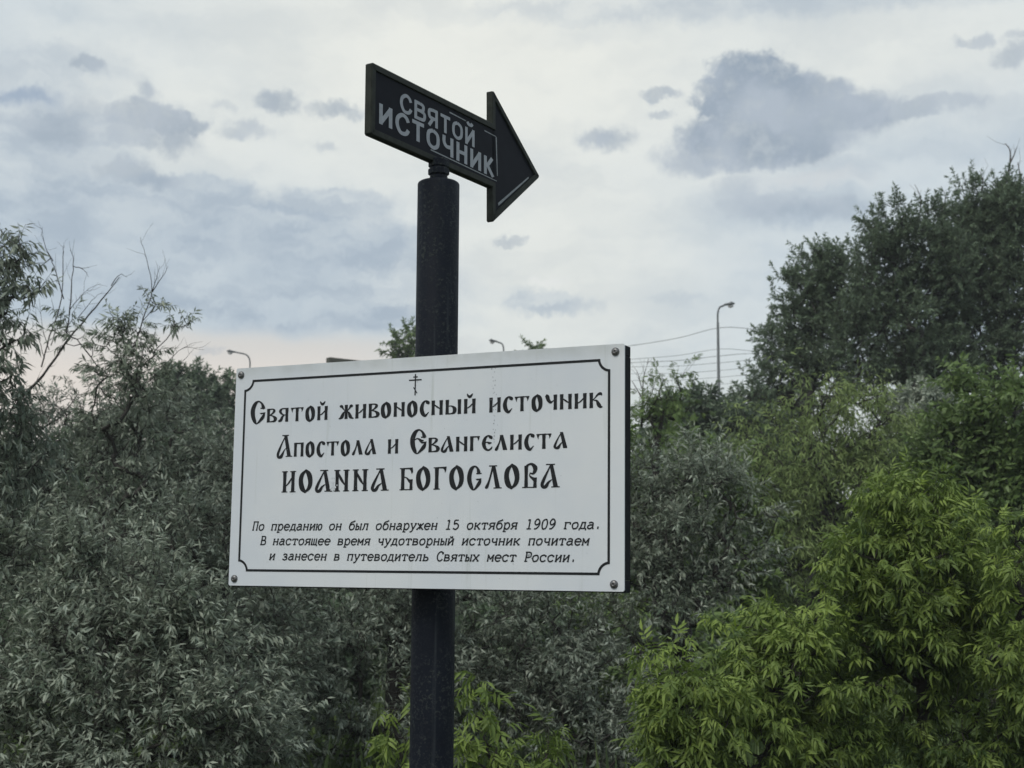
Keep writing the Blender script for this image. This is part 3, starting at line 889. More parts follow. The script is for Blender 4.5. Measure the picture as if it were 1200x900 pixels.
MAPLE5 = compound(5, .95, .35, [.44, .40, .50, .46, .58], .12)
MAPLE3 = compound(3, .75, .45, [.50, .46, .58], .11)
ASH7 = compound(7, 1.05, .18, [.34, .36, .38, .36], .13)
TUFT = (np.array([[0, 0, 0], [.5, .22, .1], [1, 0, -.1], [.5, -.1, 0], [.1, .5, .25], [.55, .95, .0], [.35, .45, -.1], [.2, -.45, .2], [.7, -.8, -.15], [.4, -.35, -.1]]),
        np.array([[0, 3, 1], [1, 3, 2], [0, 6, 4], [4, 6, 5], [0, 9, 7], [7, 9, 8]]))


def leaf_mesh_arrays(tmpl, pos, d, up, L, W, tint):
    tv, tf = tmpl
    s = norm(np.cross(up, d))
    nn = np.cross(d, s)
    V = pos[:, None, :] + (d[:, None, :] * tv[None, :, :1] * L[:, None, None] + s[:, None, :] * tv[None, :, 1:2] * W[:, None, None] + nn[:, None, :] * tv[None, :, 2:] * L[:, None, None])
    Fc = tf[None] + (np.arange(len(pos)) * len(tv))[:, None, None]
    return V.reshape(-1, 3), Fc.reshape(-1, 3), np.repeat(tint, len(tv))


def tubes(A, B, ra, rb, k=4):
    """separate k-sided tubes from A to B"""
    d = norm(B - A)
    ref = np.where(np.abs(d[:, 2:3]) > .9, np.array([[1., 0, 0]]), np.array([[0, 0, 1.]]))
    a = norm(np.cross(d, ref))
    b = np.cross(d, a)
    ang = 2 * np.pi * np.arange(k) / k
    ring = a[:, None] * np.cos(ang)[None, :, None] + b[:, None] * np.sin(ang)[None, :, None]
    V = np.concatenate([A[:, None] + ring * ra[:, None, None], B[:, None] + ring * rb[:, None, None]], 1)
    i = np.arange(k)
    j = (i + 1) % k
    f = np.stack([i, j, j + k, i + k], -1)
    Fc = f[None] + (np.arange(len(A)) * 2 * k)[:, None, None]
    return V.reshape(-1, 3), Fc.reshape(-1, 4)


leaf_meshes = {}


def leaf_variant(key, tmpl, mat, ratio):
    if key not in leaf_meshes:
        tv, tf = tmpl
        V = tv * np.array([1, ratio, 1])
        leaf_meshes[key] = mesh('leaf', V, tf, mat, np.full(len(V), .55))
    return leaf_meshes[key]


def tree(name, label, cat, base, lobes, mat, leaf=LANCE, size=.06, ratio=.28, nleaf=10, twig=.22, spacing=11.0, layers=2.2,
         droop=.5, upturn=.3, seed=1, group=None, bark='bark', trunk_r=.06, singles=0, tipbright=.25, curve=.0, nvar=0.45, bare=0.0, bright_top=0.0, jut=0.0, tipward=0.0, tvar=.12, clump=28.0, cflat=.6, core=.25, shrink=0):
    """lobes: (px, py, rx_px, ry_px, D[, depth radius m]); base: (px, D) foot of the trunk"""
    rg = np.random.default_rng(seed)
    foot = P(base[0], 700, base[1])
    foot[2] = -.05
    root = thing(name, foot, label, cat, group)
    A, Cn = [], []
    for lb in lobes:
        px, py, rx, ry, D = lb[:5]
        rx, ry = max(rx - shrink, .55 * rx), max(ry - shrink, .55 * ry)
        c_ = P(px, py, D)
        k = D / F
        R_ = np.array([rx * k, lb[5] if len(lb) > 5 else (rx + ry) / 2 * k * .8, ry * k])
        nA = int(math.pi * rx * ry / (spacing * spacing) * layers) + 3
        u = norm(rg.normal(size=(nA, 3)))
        # lumpy radius
        ph = rg.uniform(0, 6.28, 6)
        lump = 1 + .14 * np.sin(u[:, 0] * 5 + ph[0]) + .12 * np.sin(u[:, 2] * 7 + ph[1]) + .10 * np.sin(u[:, 1] * 9 + u[:, 0] * 6 + ph[2])
        rad = rg.uniform(0.03, 1, nA) ** (1 / 2.6) * lump
        if clump:
            ns = max(3, int(math.pi * rx * ry / (clump * clump) * 1.5))
            us = norm(rg.normal(size=(ns, 3)))
            rs = rg.uniform(.05, 1, ns) ** (1 / 2.2)
            cs = c_ + us * rs[:, None] * R_ * np.array([1, 1, 1.0])
            pick = rg.integers(0, ns, nA)
            off = norm(rg.normal(size=(nA, 3))) * rg.uniform(.2, 1, (nA, 1)) ** .5
            off[:, 2] = np.abs(off[:, 2]) * 1.0 - .35
            p_ = cs[pick] + off * np.array([1, 1, cflat]) * clump * k * .72
            p_ = c_ + (p_ - c_) * (1 + jut * rg.uniform(0, 1, (nA, 1)) ** 6)
            inner = rg.uniform(size=nA) < core
            p_[inner] = (c_ + u * np.minimum(rad, 1)[:, None] * R_ * .95)[inner]
        else:
            p_ = c_ + u * rad[:, None] * R_ * (1 + jut * (rg.uniform(0, 1, (nA, 1)) ** 6))
        A.append(p_)
        Cn.append(np.repeat(c_[None], nA, 0))
    A, Cn = np.concatenate(A), np.concatenate(Cn)
    keep = A[:, 2] > .15
    A, Cn = A[keep], Cn[keep]
    # trunk: from the foot up to the crown middle
    mid = A.mean(0)
    hi = np.array([mid[0], mid[1], A[:, 2].max() * .55 + mid[2] * .45])
    nt = 7
    tt = np.linspace(0, 1, nt)[:, None]
    trunk = foot[None] * (1 - tt) + hi[None] * tt
    trunk[1:, :2] += rg.normal(0, .02 * (hi[2] + .5), (nt - 1, 2)) * tt[1:]
    pts = [p_ for p_ in trunk]
    par = [-1] + list(range(nt - 1))
    order = np.argsort(np.linalg.norm(A - (foot * .5 + mid * .5), axis=1) + rg.normal(0, .05, len(A)))
    M_ = len(A)
    buf = np.zeros((nt + 3 * M_, 3))
    buf[:nt] = trunk
    cnt = nt
    leafnode = np.zeros(M_, int)
    maxseg = .35 * (A.max(0) - A.min(0)).max() + .2
    for o_i in order:
        a = A[o_i]
        dv = buf[:cnt] - a
        dist = (dv * dv).sum(1) * (1 + 1.2 * (dv[:, 2] > 0))
        j = int(dist.argmin())
        L = math.sqrt(dist[j])
        q_ = buf[j]
        m = .5 * (a + q_) + rg.normal(0, .07, 3) * L + np.array([0, 0, -.05 * L])
        buf[cnt] = m
        par.append(j)
        buf[cnt + 1] = a
        par.append(cnt)
        leafnode[o_i] = cnt + 1
        cnt += 2
    pts = buf[:cnt]
    par = np.array(par)
    w = np.zeros(cnt)
    w[leafnode] = 1
    for i in range(cnt - 1, 0, -1):
        w[par[i]] += w[i]
    r = trunk_r * np.sqrt(np.maximum(w, .6) / w[0])
    r = np.maximum(r, .0016 * base[1] / 8 + .0008)
    r[0] *= 1.25
    ch = np.arange(1, cnt)
    istr = ch < nt
    V, Fc = tubes(pts[par[ch[istr]]], pts[ch[istr]], r[par[ch[istr]]], r[ch[istr]], 8)
    part('trunk', V - foot, Fc, M[bark], root, smooth=True)
    cb = ch[~istr]
    rp = np.minimum(r[par[cb]], r[cb] * 1.8)
    BV, BF = tubes(pts[par[cb]], pts[cb], rp, r[cb], 4)
    # twigs
    outward = norm(A - Cn)
    tdir = norm(outward * .8 + rg.normal(0, .5, A.shape) + np.array([0, 0, upturn]))
    tl = twig * rg.uniform(.55, 1.25, M_)
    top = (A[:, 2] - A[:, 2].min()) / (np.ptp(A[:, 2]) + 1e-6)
    tseg = 3
    TP = [A]
    cur, dcur = A, tdir
    for s_ in range(tseg):
        cur = cur + dcur * (tl / tseg)[:, None]
        TP.append(cur)
        dcur = norm(dcur + np.array([0, 0, -curve]) + rg.normal(0, .12, A.shape))
    for s_ in range(tseg):
        rr = .0011 * (1 - s_ / tseg * .6) * (1 + base[1] / 10)
        v2, f2 = tubes(TP[s_], TP[s_ + 1], np.full(M_, rr), np.full(M_, rr * .7), 3)
        BF = np.concatenate([BF, f2 + len(BV)])
        BV = np.concatenate([BV, v2])
    part('branches', BV - foot, BF, M[bark], root, kind='stuff')
    # leaves
    kk = rg.uniform(0, 1, (M_, nleaf)) if nleaf > 1 else np.ones((M_, 1)) * .9
    kk = (np.arange(nleaf)[None] + rg.uniform(.2, .8, (M_, nleaf))) / nleaf
    kk = tipward + (1 - tipward) * kk
    TPa = np.stack(TP, 1)
    seg = np.minimum((kk * tseg).astype(int), tseg - 1)
    fr = kk * tseg - seg
    ii = np.arange(M_)[:, None]
    pos = TPa[ii, seg] * (1 - fr[..., None]) + TPa[ii, seg + 1] * fr[..., None]
    td = norm(TPa[ii, seg + 1] - TPa[ii, seg])
    pos, td = pos.reshape(-1, 3), td.reshape(-1, 3)
    n_ = len(pos)
    perp = norm(np.cross(td, rg.normal(size=(n_, 3))))
    kf = kk.ravel()
    ld = norm(td * (.35 + .8 * kf[:, None]) + perp * .8 + np.array([0, 0, -1.0]) * droop * rg.uniform(.4, 1.5, (n_, 1)))
    upv = norm(np.array([0, 0, 1.0]) + rg.normal(0, .55, (n_, 3)))
    L = size * rg.uniform(.65, 1.2, n_)
    W = L * ratio * rg.uniform(.8, 1.2, n_) * (1 if leaf in () else 1)
    treshade = rg.normal(0, tvar, M_)
    tint = np.clip(.36 + np.repeat(treshade, nleaf) + rg.normal(0, nvar * .4, n_) + tipbright * (kf - .5) + bright_top * (np.repeat(top, nleaf) - .5), 0, 1)  # crown-top term paints light falloff under the overhang into the leaf tint
    if bare:
        sel = rg.uniform(size=n_) > bare
        pos, ld, upv, L, W, tint = pos[sel], ld[sel], upv[sel], L[sel], W[sel], tint[sel]
        n_ = len(pos)
    done = np.zeros(n_, bool)
    if singles:
        sx_, sy_ = projpx(pos)
        vis = (sx_ > -5) & (sx_ < 1205) & (sy_ > -5) & (sy_ < 905)
        # stays clear of what the white board hides
        vis &= ~((sx_ > 272) & (sx_ < 735) & (sy_ > 430) & (sy_ < 690))
        dist = pos[:, 1] - .35 * L * 10 + np.where(vis, 0, 1e3)
        sel = np.argsort(dist)[:singles]
        sel = sel[vis[sel]]
        me = leaf_variant((mat, id(leaf)), leaf, M[mat], ratio * 1.0)
        s_ = norm(np.cross(upv[sel], ld[sel]))
        nn = np.cross(ld[sel], s_)
        for q_, k_ in enumerate(sel):
            o = bpy.data.objects.new('leaf', me)
            d_, l_ = ld[k_], L[k_]
            o.matrix_local = Matrix(((d_[0] * l_, s_[q_][0] * l_, nn[q_][0] * l_, pos[k_][0] - foot[0]), (d_[1] * l_, s_[q_][1] * l_, nn[q_][1] * l_, pos[k_][1] - foot[1]),
                                     (d_[2] * l_, s_[q_][2] * l_, nn[q_][2] * l_, pos[k_][2] - foot[2]), (0, 0, 0, 1)))
            COL.objects.link(o)
            o.parent = root
        done[sel] = True
    m = ~done
    if m.any():
        V, Fc, ti = leaf_mesh_arrays(leaf, pos[m], ld[m], upv[m], L[m], W[m] if leaf is LANCE or leaf is SIMPLE else L[m] * ratio, tint[m])
        part('foliage', V - foot, Fc, M[mat], root, kind='stuff', tint=ti)
    return root


def bare_twigs(parent_root, polylines, D, r0=.006, mat='bark2', name='bare_branch', seed=0, side=.55):
    """bare branches drawn as tapered tubes through photo points at distance D"""
    rg = np.random.default_rng(seed)
    foot = np.array(parent_root.location)
    for pl in polylines:
        base_r = pl[0] if not hasattr(pl[0], '__len__') else 1.0
        pts_ = pl[1:] if not hasattr(pl[0], '__len__') else pl
        dd = 0
        q_ = []
        for p_ in pts_:
            dd += rg.normal(0, .05)
            q_.append(P(p_[0], p_[1], D + dd))
        q_ = catmull(q_, 4)
        n_ = len(q_)
        q_ = [p_ + rg.normal(0, .0015, 3) for p_ in q_]
        rr = [r0 * base_r * (1 - .8 * i / n_) for i in range(n_)]
        mb = MB()
        mb.tube([p_ - foot for p_ in q_], rr, 6)
        mb.build(name, M[mat], parent_root, smooth=True)
        # fine side twigs growing from this branch
        mb = MB()
        for i in range(2, n_ - 1):
            if rg.uniform() > side:
                continue
            a_ = np.array(q_[i])
            ax_ = norm(np.array(q_[i + 1]) - np.array(q_[i - 1]))
            sd_ = norm(ax_ * 1.1 + rg.normal(0, .7, 3) + np.array([0, 0, .25]))
            ln_ = D / F * rg.uniform(8, 30)
            p1 = a_ + sd_ * ln_ * .5
            sd2 = norm(sd_ + rg.normal(0, .25, 3) + np.array([0, 0, .2]))
            mb.tube([a_ - foot, p1 - foot, p1 + sd2 * ln_ * .5 - foot], [max(rr[i] * .45, D * 1.1e-4), D * .9e-4, D * .6e-4], 4)
        if mb.V:
            mb.build('twigs', M[mat], parent_root, kind='stuff')

# ---- far line -------------------------------------------------------
OG = 'silver-leaved oleasters in the thicket'
far = dict(clump=0, leaf=TUFT, nleaf=9, twig=.35, spacing=7, layers=2.0, ratio=1.0, droop=.3, upturn=.5)
tree('far_tree', 'dark rounded tree far off just left of the white sign, treetops at its top corner', 'tree', (235, 38), [(215, 452, 28, 22, 38), (240, 458, 22, 20, 38), (262, 470, 26, 28, 38), (190, 480, 36, 36, 38), (205, 445, 14, 12, 38), (235, 520, 60, 50, 38)], 'dark', size=.15, seed=11, trunk_r=.16, **far)
tree('far_tree', 'far treetop peeping over the white sign against the left side of the post', 'tree', (474, 45), [(476, 398, 17, 17, 45), (464, 412, 12, 8, 45), (480, 430, 22, 26, 45), (480, 470, 30, 35, 45)], 'mid', size=.13, seed=12, trunk_r=.12, **far)
tree('far_tree', 'tiny far treetop peeping over the top edge of the white sign right of the post', 'tree', (622, 48), [(621, 408, 11, 7, 48), (626, 430, 22, 18, 48), (624, 470, 30, 35, 48)], 'mid', size=.13, seed=13, trunk_r=.12, **far)
tree('far_tree', 'round dark green tree at the foot of the tall street lamp', 'tree', (812, 30), [(812, 490, 40, 28, 30), (785, 505, 25, 28, 30), (845, 520, 60, 40, 30), (800, 560, 70, 50, 30)], 'dark', size=.13, seed=14, trunk_r=.14, **far)
tree('far_tree', 'low dark tree between the tall street lamp and the tall trees on the right', 'tree', (880, 32), [(880, 478, 26, 18, 32), (862, 490, 24, 22, 32), (905, 490, 30, 30, 32), (900, 540, 60, 45, 32)], 'dark', size=.13, seed=15, trunk_r=.14, **far)
# tall trees on the right
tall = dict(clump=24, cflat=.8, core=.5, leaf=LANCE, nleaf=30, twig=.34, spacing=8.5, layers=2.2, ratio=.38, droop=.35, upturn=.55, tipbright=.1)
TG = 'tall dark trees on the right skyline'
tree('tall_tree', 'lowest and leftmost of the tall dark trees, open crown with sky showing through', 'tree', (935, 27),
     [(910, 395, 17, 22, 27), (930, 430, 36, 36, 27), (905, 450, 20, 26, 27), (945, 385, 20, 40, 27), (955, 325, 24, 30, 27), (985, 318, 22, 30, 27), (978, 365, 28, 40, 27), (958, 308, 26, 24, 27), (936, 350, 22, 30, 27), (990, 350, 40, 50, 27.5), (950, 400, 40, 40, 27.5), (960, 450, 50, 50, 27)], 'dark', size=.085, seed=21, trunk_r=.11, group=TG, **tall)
tree('tall_tree', 'middle one of the tall dark trees, broad crown with rounded top', 'tree', (1050, 26),
     [(1042, 268, 30, 34, 26), (1085, 340, 45, 50, 26.5), (1040, 330, 40, 50, 26.5), (1130, 350, 40, 60, 26.8), (1110, 420, 60, 50, 26.6), (1068, 295, 38, 46, 26), (1025, 320, 30, 50, 26), (1098, 262, 22, 28, 26), (1108, 310, 30, 50, 26), (1050, 390, 62, 62, 26), (1000, 410, 36, 55, 26), (1080, 450, 75, 55, 26)], 'dark', size=.085, seed=22, trunk_r=.12, group=TG, **tall)
tree('tall_tree', 'tallest dark tree at the right edge with bare twigs above its crown', 'tree', (1165, 27),
     [(1150, 235, 28, 24, 27), (1165, 255, 45, 36, 27), (1195, 290, 50, 60, 27), (1122, 268, 30, 34, 27), (1140, 290, 50, 50, 27.3), (1175, 260, 36, 40, 27), (1205, 240, 26, 40, 27), (1150, 300, 40, 45, 27), (1195, 340, 50, 60, 27), (1150, 390, 55, 60, 27), (1200, 440, 60, 60, 27)], 'dark', size=.085, seed=23, trunk_r=.12, group=TG, **tall)
tt_ = [o for o in bpy.data.objects if o.name.startswith('tall_tree')][-1]
bare_twigs(tt_, [(1, (1172, 250), (1176, 222), (1182, 200), (1184, 178), (1178, 168)), (.6, (1182, 195), (1188, 182), (1192, 172)), (.8, (1194, 240), (1196, 215), (1193, 190)), (.6, (1150, 225), (1152, 212), (1148, 200))], 27, .03, seed=1)
tm_ = bpy.data.objects['tall_tree.001']
bare_twigs(tm_, [(.6, (1078, 250), (1079, 232), (1072, 216)), (.6, (1104, 245), (1108, 232), (1103, 218))], 26, .022, seed=2)

# ---- middle distance --------------------------------------------------
tree('green_tree', 'yellowish green drooping tree below the middle tall tree, behind the bright shrub', 'tree', (950, 17),
     [(960, 465, 46, 34, 17), (905, 510, 52, 30, 17), (1010, 490, 45, 35, 17), (950, 530, 80, 45, 17), (930, 590, 80, 55, 17), (1010, 580, 70, 60, 17), (960, 650, 80, 60, 17), (900, 660, 50, 60, 16), (1040, 520, 50, 45, 17.5), (1060, 600, 60, 60, 17.5), (880, 560, 40, 40, 16.5)],
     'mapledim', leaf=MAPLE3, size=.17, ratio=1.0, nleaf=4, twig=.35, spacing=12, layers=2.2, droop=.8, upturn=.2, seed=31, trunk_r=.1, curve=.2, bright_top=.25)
tree('green_tree', 'mid green shrubby tree at the right edge below the tallest tree', 'tree', (1165, 14),
     [(1165, 480, 50, 45, 14), (1130, 530, 50, 50, 14), (1190, 560, 60, 60, 14), (1150, 570, 60, 60, 14), (1110, 600, 55, 50, 14), (1180, 640, 60, 60, 14)],
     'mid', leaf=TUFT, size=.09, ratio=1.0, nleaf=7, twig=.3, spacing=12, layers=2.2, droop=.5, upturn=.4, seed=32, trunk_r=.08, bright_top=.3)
tree('oleaster', 'pale silvery bush tip below the middle tall tree, left of the right-edge green tree', 'shrub', (1085, 19),
     [(1090, 478, 32, 20, 19), (1065, 490, 22, 16, 19), (1085, 510, 45, 28, 19), (1080, 560, 50, 40, 19)], 'olive', leaf=TUFT, size=.085, ratio=.8, nleaf=8, twig=.28, spacing=9, layers=2.0, droop=.3, upturn=.5, seed=33, trunk_r=.06, group=OG)
tree('green_tree', 'slim tree with dangling olive-green leaves at the right edge of the white sign', 'tree', (775, 15),
     [(785, 450, 12, 10, 15), (770, 468, 14, 14, 15), (790, 475, 14, 18, 15), (768, 500, 26, 22, 15), (758, 530, 30, 26, 15), (800, 478, 8, 10, 15), (770, 570, 45, 40, 15)],
     'mid', leaf=ASH7, size=.15, ratio=1.0, nleaf=4, twig=.22, spacing=10, layers=1.5, droop=.6, upturn=.5, seed=34, trunk_r=.05)
sl_ = bpy.data.objects['green_tree.002']
bare_twigs(sl_, [(1, (752, 500), (753, 470), (754, 445), (760, 420)), (.6, (754, 470), (744, 452), (740, 446)), (.6, (753, 480), (764, 460), (768, 446)), (.5, (752, 455), (748, 440), (746, 434)), (.5, (757, 488), (768, 470), (772, 462))], 15, .012, seed=3)

# dense backing growth that closes the view low down between the nearer bushes
back = dict(leaf=TUFT, nleaf=9, twig=.4, spacing=13, layers=2.6, ratio=1.0, droop=.3, upturn=.5)
for i_, (lab_, x_, d_, mt_) in enumerate((('dark wall of bushes at far left, glimpsed between the silver oleasters', 60, 16, 'dark'), ('dark backing bush behind the lower left corner of the white sign', 270, 16, 'dark'),
                                     ('dark backing bush hidden mostly behind the white sign and the post', 500, 16, 'dark'), ('dark backing bush glimpsed through the silver-grey bush right of the white sign', 750, 16, 'mid'),
                                     ('dark green backing bush behind the yellowish green drooping tree', 960, 20, 'mid'), ('dark green backing bush at the right edge behind the mid green tree', 1160, 18, 'mid'))):
    k_ = 16 / d_
    tree('backing_bush', lab_, 'shrub', (x_, d_), [(x_ - 70, 585, 75, 65, d_), (x_ + 50, 580, 80, 68, d_), (x_ - 30, 680, 110, 80, d_), (x_ + 70, 690, 90, 80, d_), (x_ - 50, 780, 100, 60, d_ - 2), (x_ + 60, 790, 100, 60, d_ - 2.5)], mt_, size=.11, seed=70 + i_, trunk_r=.08, group='dark bushes behind the oleasters', **back)

# tall grass and weeds between the bushes
rg = np.random.default_rng(5)
nG = 26000
gp = np.stack([rg.uniform(-7, 8, nG), rg.uniform(5.5, 20, nG), np.zeros(nG)], -1)
gl = rg.uniform(.25, .75, nG) * (1 + .3 * np.sin(gp[:, 0] * 2) * np.cos(gp[:, 1] * 1.7))
gd = norm(np.stack([rg.normal(0, .3, nG), rg.normal(0, .3, nG), np.ones(nG)], -1))
Vg, Fg, tg = leaf_mesh_arrays(LANCE, gp - np.array([0, 0, .05]), gd, norm(rg.normal(size=(nG, 3))), gl, gl * .035, rg.uniform(0, .6, nG))
part('undergrowth', Vg, Fg, M['mid'], None, kind='stuff', tint=tg, label='tall grass and weeds growing between the bushes')

# ---- silver oleasters -----------------------------------------------
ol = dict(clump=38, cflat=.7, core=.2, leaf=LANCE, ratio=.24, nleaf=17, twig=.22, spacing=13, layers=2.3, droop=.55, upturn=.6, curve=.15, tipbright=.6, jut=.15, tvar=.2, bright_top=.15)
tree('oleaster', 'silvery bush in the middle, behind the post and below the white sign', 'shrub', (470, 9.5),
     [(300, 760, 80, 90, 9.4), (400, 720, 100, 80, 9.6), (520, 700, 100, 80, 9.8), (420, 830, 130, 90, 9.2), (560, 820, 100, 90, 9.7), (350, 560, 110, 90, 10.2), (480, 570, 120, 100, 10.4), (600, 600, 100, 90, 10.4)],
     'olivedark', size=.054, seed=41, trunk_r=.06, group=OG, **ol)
tree('oleaster', 'silver-grey bush filling the gap right of the white sign above the bright green shrub', 'shrub', (800, 10.5),
     [(790, 570, 60, 45, 10.5), (845, 590, 48, 45, 10.3), (740, 610, 60, 60, 10.6), (800, 650, 80, 60, 10.3), (860, 650, 40, 50, 10.4), (760, 720, 80, 60, 10.3), (830, 540, 30, 25, 10.8)],
     'olive', size=.056, seed=42, trunk_r=.06, group=OG, **ol)
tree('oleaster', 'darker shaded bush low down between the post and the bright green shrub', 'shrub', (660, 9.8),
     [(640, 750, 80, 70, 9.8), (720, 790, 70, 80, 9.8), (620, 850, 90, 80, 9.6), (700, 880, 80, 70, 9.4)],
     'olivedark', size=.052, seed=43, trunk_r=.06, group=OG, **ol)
tree('oleaster', 'tall dark back bush on the left, behind the leaning bare branches', 'shrub', (170, 12),
     [(110, 480, 70, 42, 12), (200, 500, 60, 42, 12), (40, 520, 70, 60, 12), (250, 540, 60, 55, 12), (130, 560, 90, 60, 12), (200, 620, 90, 70, 12), (60, 640, 90, 80, 12), (270, 640, 60, 70, 12)],
     'olivedark', size=.056, seed=44, trunk_r=.08, group=OG, **ol)
ol2 = dict(ol)
ol2.update(clump=15, jut=.0, spacing=11, layers=1.7, twig=.11, nleaf=12, droop=.8, tipbright=.2)
tree('oleaster', 'leaning oleaster on the left whose leafy arm reaches up and right into the sky', 'shrub', (120, 9),
     [(150, 380, 26, 18, 9), (140, 405, 24, 22, 9), (165, 418, 30, 24, 9), (185, 355, 9, 9, 9), (205, 375, 12, 7, 9), (218, 382, 9, 6, 9), (92, 398, 16, 12, 9), (80, 372, 8, 12, 9), (175, 455, 40, 32, 9), (140, 440, 40, 26, 9), (150, 510, 55, 50, 9.2), (120, 590, 70, 60, 9.2)],
     'olive', size=.052, seed=45, trunk_r=.022, group=OG, **ol2)
le_ = [o for o in bpy.data.objects if o.name.startswith('oleaster')][-1]
le_ = bpy.data.objects['oleaster.005']
bare_twigs(le_, [(1.6, (20, 470), (50, 440), (80, 398), (112, 360), (140, 325)), (.8, (48, 430), (58, 395), (72, 350), (74, 300), (75, 288)), (.8, (78, 392), (82, 360), (84, 330), (86, 305), (82, 292)),
                 (.6, (74, 350), (66, 320), (60, 305), (50, 278), (50, 266)), (.5, (60, 302), (48, 312), (42, 320)), (.5, (62, 306), (54, 292)), (.7, (160, 400), (168, 372), (178, 340), (172, 305), (164, 278)),
                 (.5, (178, 342), (184, 325), (187, 312)), (.5, (178, 342), (190, 325), (197, 312)), (.5, (86, 312), (98, 316), (104, 325)), (.4, (82, 362), (92, 350), (105, 338), (118, 332)), (.4, (92, 372), (108, 352), (120, 342)),
                 (.5, (130, 335), (140, 322), (150, 325)), (.5, (175, 440), (195, 425), (215, 408), (240, 410)), (.5, (190, 440), (200, 425), (206, 405)), (.4, (200, 432), (215, 422), (228, 408)), (.4, (52, 420), (44, 390), (42, 360)), (.4, (58, 410), (50, 385), (46, 350)),
                 (.5, (60, 405), (66, 380), (60, 350))], 9, .0065, 'bark', seed=4)
tree('oleaster', 'close oleaster at the upper left edge with big dangling leaves against the sky', 'shrub', (-40, 7),
     [(12, 285, 20, 12, 7), (2, 310, 24, 14, 7), (28, 305, 12, 10, 7), (18, 340, 28, 11, 7), (46, 338, 12, 8, 7), (0, 365, 14, 10, 7), (-30, 340, 40, 70, 7), (12, 398, 22, 13, 7), (30, 380, 8, 7, 7), (-20, 440, 35, 30, 7), (5, 480, 40, 35, 7.2), (-30, 560, 60, 60, 7.2), (30, 540, 40, 40, 7.4)],
     'olivedark', size=.062, seed=46, trunk_r=.028, group=OG, **{**ol, 'nleaf': 9, 'droop': 1.3, 'spacing': 12, 'layers': 2.4, 'ratio': .22, 'jut': 0, 'twig': .09, 'singles': 290, 'tipbright': .2, 'clump': 0})
tree('oleaster', 'nearest silver bush in the lower left corner with pale upright shoots', 'shrub', (130, 7),
     [(60, 700, 90, 70, 7.2), (130, 660, 60, 55, 7.2), (180, 720, 90, 70, 7), (240, 790, 80, 70, 7), (80, 800, 120, 80, 6.9), (180, 860, 130, 70, 6.8), (20, 640, 40, 30, 7.2), (290, 860, 60, 60, 7.1), (0, 880, 90, 70, 6.8), (60, 950, 140, 60, 6.6)],
     'olive', size=.050, seed=47, trunk_r=.05, group=OG, **{**ol, 'upturn': .9, 'singles': 290, 'spacing': 14, 'jut': .22, 'twig': .2})
tree('oleaster', 'grey-green bush between the lower left bush and the lower left corner of the white sign', 'shrub', (250, 8.6),
     [(240, 640, 60, 60, 8.6), (270, 720, 60, 60, 8.5), (190, 640, 50, 60, 8.8), (300, 780, 60, 60, 8.4)],
     'olivedark', size=.052, seed=48, trunk_r=.04, group=OG, **ol)

# ---- bright green box elders -------------------------------------------
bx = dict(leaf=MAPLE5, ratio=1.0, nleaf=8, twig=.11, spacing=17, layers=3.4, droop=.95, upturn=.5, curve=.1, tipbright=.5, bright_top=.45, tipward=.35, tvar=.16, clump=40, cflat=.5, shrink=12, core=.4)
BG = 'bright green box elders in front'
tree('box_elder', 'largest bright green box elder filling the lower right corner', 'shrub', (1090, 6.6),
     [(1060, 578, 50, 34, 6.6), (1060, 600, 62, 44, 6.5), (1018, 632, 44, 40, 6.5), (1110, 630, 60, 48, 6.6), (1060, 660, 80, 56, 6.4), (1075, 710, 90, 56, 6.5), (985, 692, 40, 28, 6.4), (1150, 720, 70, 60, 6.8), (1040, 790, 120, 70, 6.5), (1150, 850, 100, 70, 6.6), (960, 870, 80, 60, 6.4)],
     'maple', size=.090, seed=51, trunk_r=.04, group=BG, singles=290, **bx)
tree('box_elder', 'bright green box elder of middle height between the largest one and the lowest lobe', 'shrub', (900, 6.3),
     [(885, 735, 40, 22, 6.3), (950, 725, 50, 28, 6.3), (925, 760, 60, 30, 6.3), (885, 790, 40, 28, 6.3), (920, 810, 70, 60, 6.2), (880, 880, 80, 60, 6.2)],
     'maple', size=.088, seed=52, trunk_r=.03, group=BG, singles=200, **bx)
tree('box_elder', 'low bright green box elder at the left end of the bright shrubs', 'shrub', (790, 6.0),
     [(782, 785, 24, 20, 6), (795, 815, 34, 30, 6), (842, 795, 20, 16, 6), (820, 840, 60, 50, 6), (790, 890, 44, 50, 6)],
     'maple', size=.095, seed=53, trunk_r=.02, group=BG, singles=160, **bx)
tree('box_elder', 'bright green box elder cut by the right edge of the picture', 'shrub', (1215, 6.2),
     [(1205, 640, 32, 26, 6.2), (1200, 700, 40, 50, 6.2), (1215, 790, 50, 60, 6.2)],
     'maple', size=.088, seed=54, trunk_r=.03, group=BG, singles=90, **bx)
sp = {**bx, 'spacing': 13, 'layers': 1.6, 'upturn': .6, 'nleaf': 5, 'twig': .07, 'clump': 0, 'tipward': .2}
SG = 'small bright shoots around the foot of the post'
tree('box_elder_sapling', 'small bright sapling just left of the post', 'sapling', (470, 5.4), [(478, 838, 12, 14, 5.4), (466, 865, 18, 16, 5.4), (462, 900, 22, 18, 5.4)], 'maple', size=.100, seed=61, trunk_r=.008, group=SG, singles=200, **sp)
tree('box_elder_sapling', 'taller bright sapling just right of the post', 'sapling', (570, 5.4), [(565, 805, 10, 12, 5.4), (562, 838, 24, 16, 5.4), (560, 872, 36, 20, 5.4), (592, 890, 30, 20, 5.4), (570, 930, 40, 20, 5.4)], 'maple', size=.095, seed=62, trunk_r=.01, group=SG, singles=250, **sp)
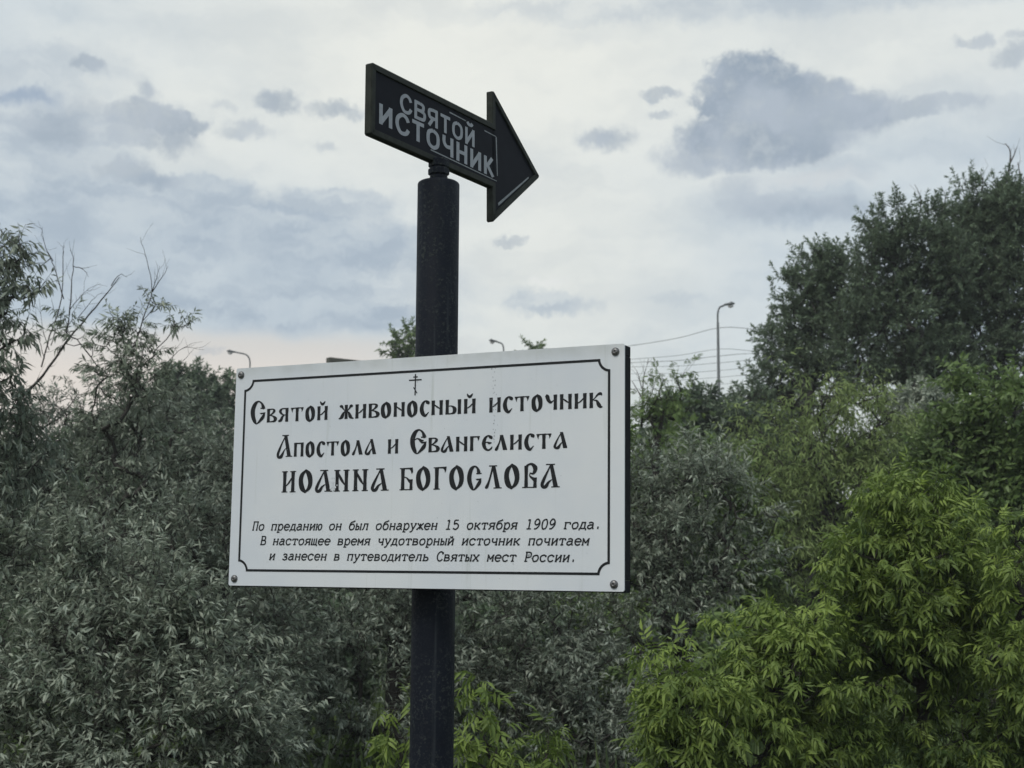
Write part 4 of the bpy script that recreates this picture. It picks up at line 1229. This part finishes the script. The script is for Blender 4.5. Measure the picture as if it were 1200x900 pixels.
tree('box_elder_sapling', 'smallest bright sapling, farther right of the post at the bottom edge', 'sapling', (640, 5.6), [(641, 872, 8, 10, 5.6), (640, 895, 18, 14, 5.6), (640, 925, 20, 14, 5.6)], 'maple', size=.100, seed=63, trunk_r=.008, group=SG, singles=150, **sp)

# ------------------------------------------------------------------ street lamps
def street_lamp(label, px, D, top_py, hx, headlen, arm_px, pole_top_py, group='street lamps beyond the trees'):
    b = P(px, 600, D)
    b[2] = 0
    root = thing('street_lamp', b, label, 'street lamp', group)
    ztop = P(px, pole_top_py, D)[2]
    ha = P(px + arm_px, top_py, D)
    dx = ha[0] - b[0]
    dz = ha[2]
    mb = MB()
    mb.tube([(0, 0, 0), (0, 0, ztop * .5), (0, 0, ztop)], [.10, .075, .045], 12)
    mb.build('pole', M['steel'], root, smooth=True)
    mb = MB()
    pts_ = catmull([(0, 0, ztop - .3), (0, 0, ztop + (dz - ztop) * .45), (dx * .22, 0, ztop + (dz - ztop) * .82), (dx * .7, 0, dz - .04), (dx, 0, dz)], 6)
    mb.tube(pts_, [.034] * len(pts_), 8)
    mb.build('arm', M['steel'], root, smooth=True)
    s = 1 if dx > 0 else -1
    mb = MB()
    L = headlen
    mb.tube([(dx - s * .05, 0, dz), (dx + s * .15, 0, dz + .02), (dx + s * L * .6, 0, dz + .05), (dx + s * L, 0, dz + .04)], [.035, .06, .075, .025], 10)
    hd = mb.build('lamp_head', M['steel'], root, smooth=True)
    mb = MB()
    mb.tube([(dx + s * L * .25, 0, dz - .06), (dx + s * L * .5, 0, dz - .08), (dx + s * L * .85, 0, dz - .04)], [.03, .05, .03], 8)
    mb.build('lamp_glass', M['glass'], hd, smooth=True)
    return root


street_lamp('tall grey street lamp standing clear against the sky right of the white sign', 844.5, 52, 357, 1, .33, 6, 378)
street_lamp('street lamp whose curved arm shows above the top left corner of the white sign', 287.5, 66, 412.5, -1, .35, -13, 432)
street_lamp('street lamp head peeping over the white sign just right of the post', 589, 63, 400, -1, .3, -8, 416)

# wires
WG = 'power lines behind the white sign'
LBL = ['uppermost power line, rising to the tall street lamp', 'second power line from the top right of the white sign', 'third power line from the top right of the white sign', 'fourth power line from the top right of the white sign',
       'fifth power line from the top, faint and almost level', 'sixth power line from the top, faint and almost level', 'seventh power line from the top, lowest and faint']
for i, (y0, y1, y2, rr) in enumerate([(405, 384, 385, .011), (421, 409, 411, .008), (425, 417, 413, .010), (430, 425, 421, .008), (438, 434, 430, .007), (446, 442, 438, .007), (456, 450, 449, .006)]):
    D = 52.3 + .25 * i
    pts_ = [P(590, y0 + (y0 - y1) * .35 + 3, D + 5), P(665, y0 + (y0 - y1) * .3 + 3, D + 3), P(740, y0, D + 1.5), P(795, (y0 + y1) / 2 + 1.5, D + .6), P(844.5, y1, D), P(895, y2 + 1, D - .5), P(1010, y2 + 4, D - 2)]
    c0 = pts_[0]
    mb = MB()
    mb.tube([p_ - c0 for p_ in catmull(pts_, 5)], rr, 5)
    ob = mb.build('power_line', M['wire'], None, smooth=True)
    ob.location = Vector(c0)
    ob['label'] = LBL[i]
    ob['category'] = 'wire'
    ob['group'] = WG
# building whose flat roof corner shows over the sign
bpos = P(386.5, 424, 60)
bd = thing('building', (bpos[0], bpos[1], 0), 'flat brown roof corner of a far building over the top edge of the white sign', 'building', rz=math.radians(37))
bz = P(386.5, 418.8, 60)[2]
mb = MB()
mb.box((0, 0, 0), (9, .22, bz - .2))
mb.build('wall', M['wall'], bd)
mb = MB()
mb.box((-.03, -.05, bz - .2), (9.1, .26, bz))
mb.build('roof', M['roof'], bd)

# ------------------------------------------------------------------ thin evening haze
hz = bpy.data.materials.new('haze_air')
hz.use_nodes = True
g = G(hz.node_tree)
pv = g.n('ShaderNodeVolumePrincipled')
pv.inputs['Color'].default_value = (0.86, 0.90, 0.93, 1)
pv.inputs['Density'].default_value = 0.0013
out = g.n('ShaderNodeOutputMaterial')
g.put(out.inputs['Volume'], pv.outputs[0])
mb = MB()
mb.box((-905, -905, -1.3), (905, 1505, 21))
ob = mb.build('haze', hz)
ob['kind'] = 'stuff'
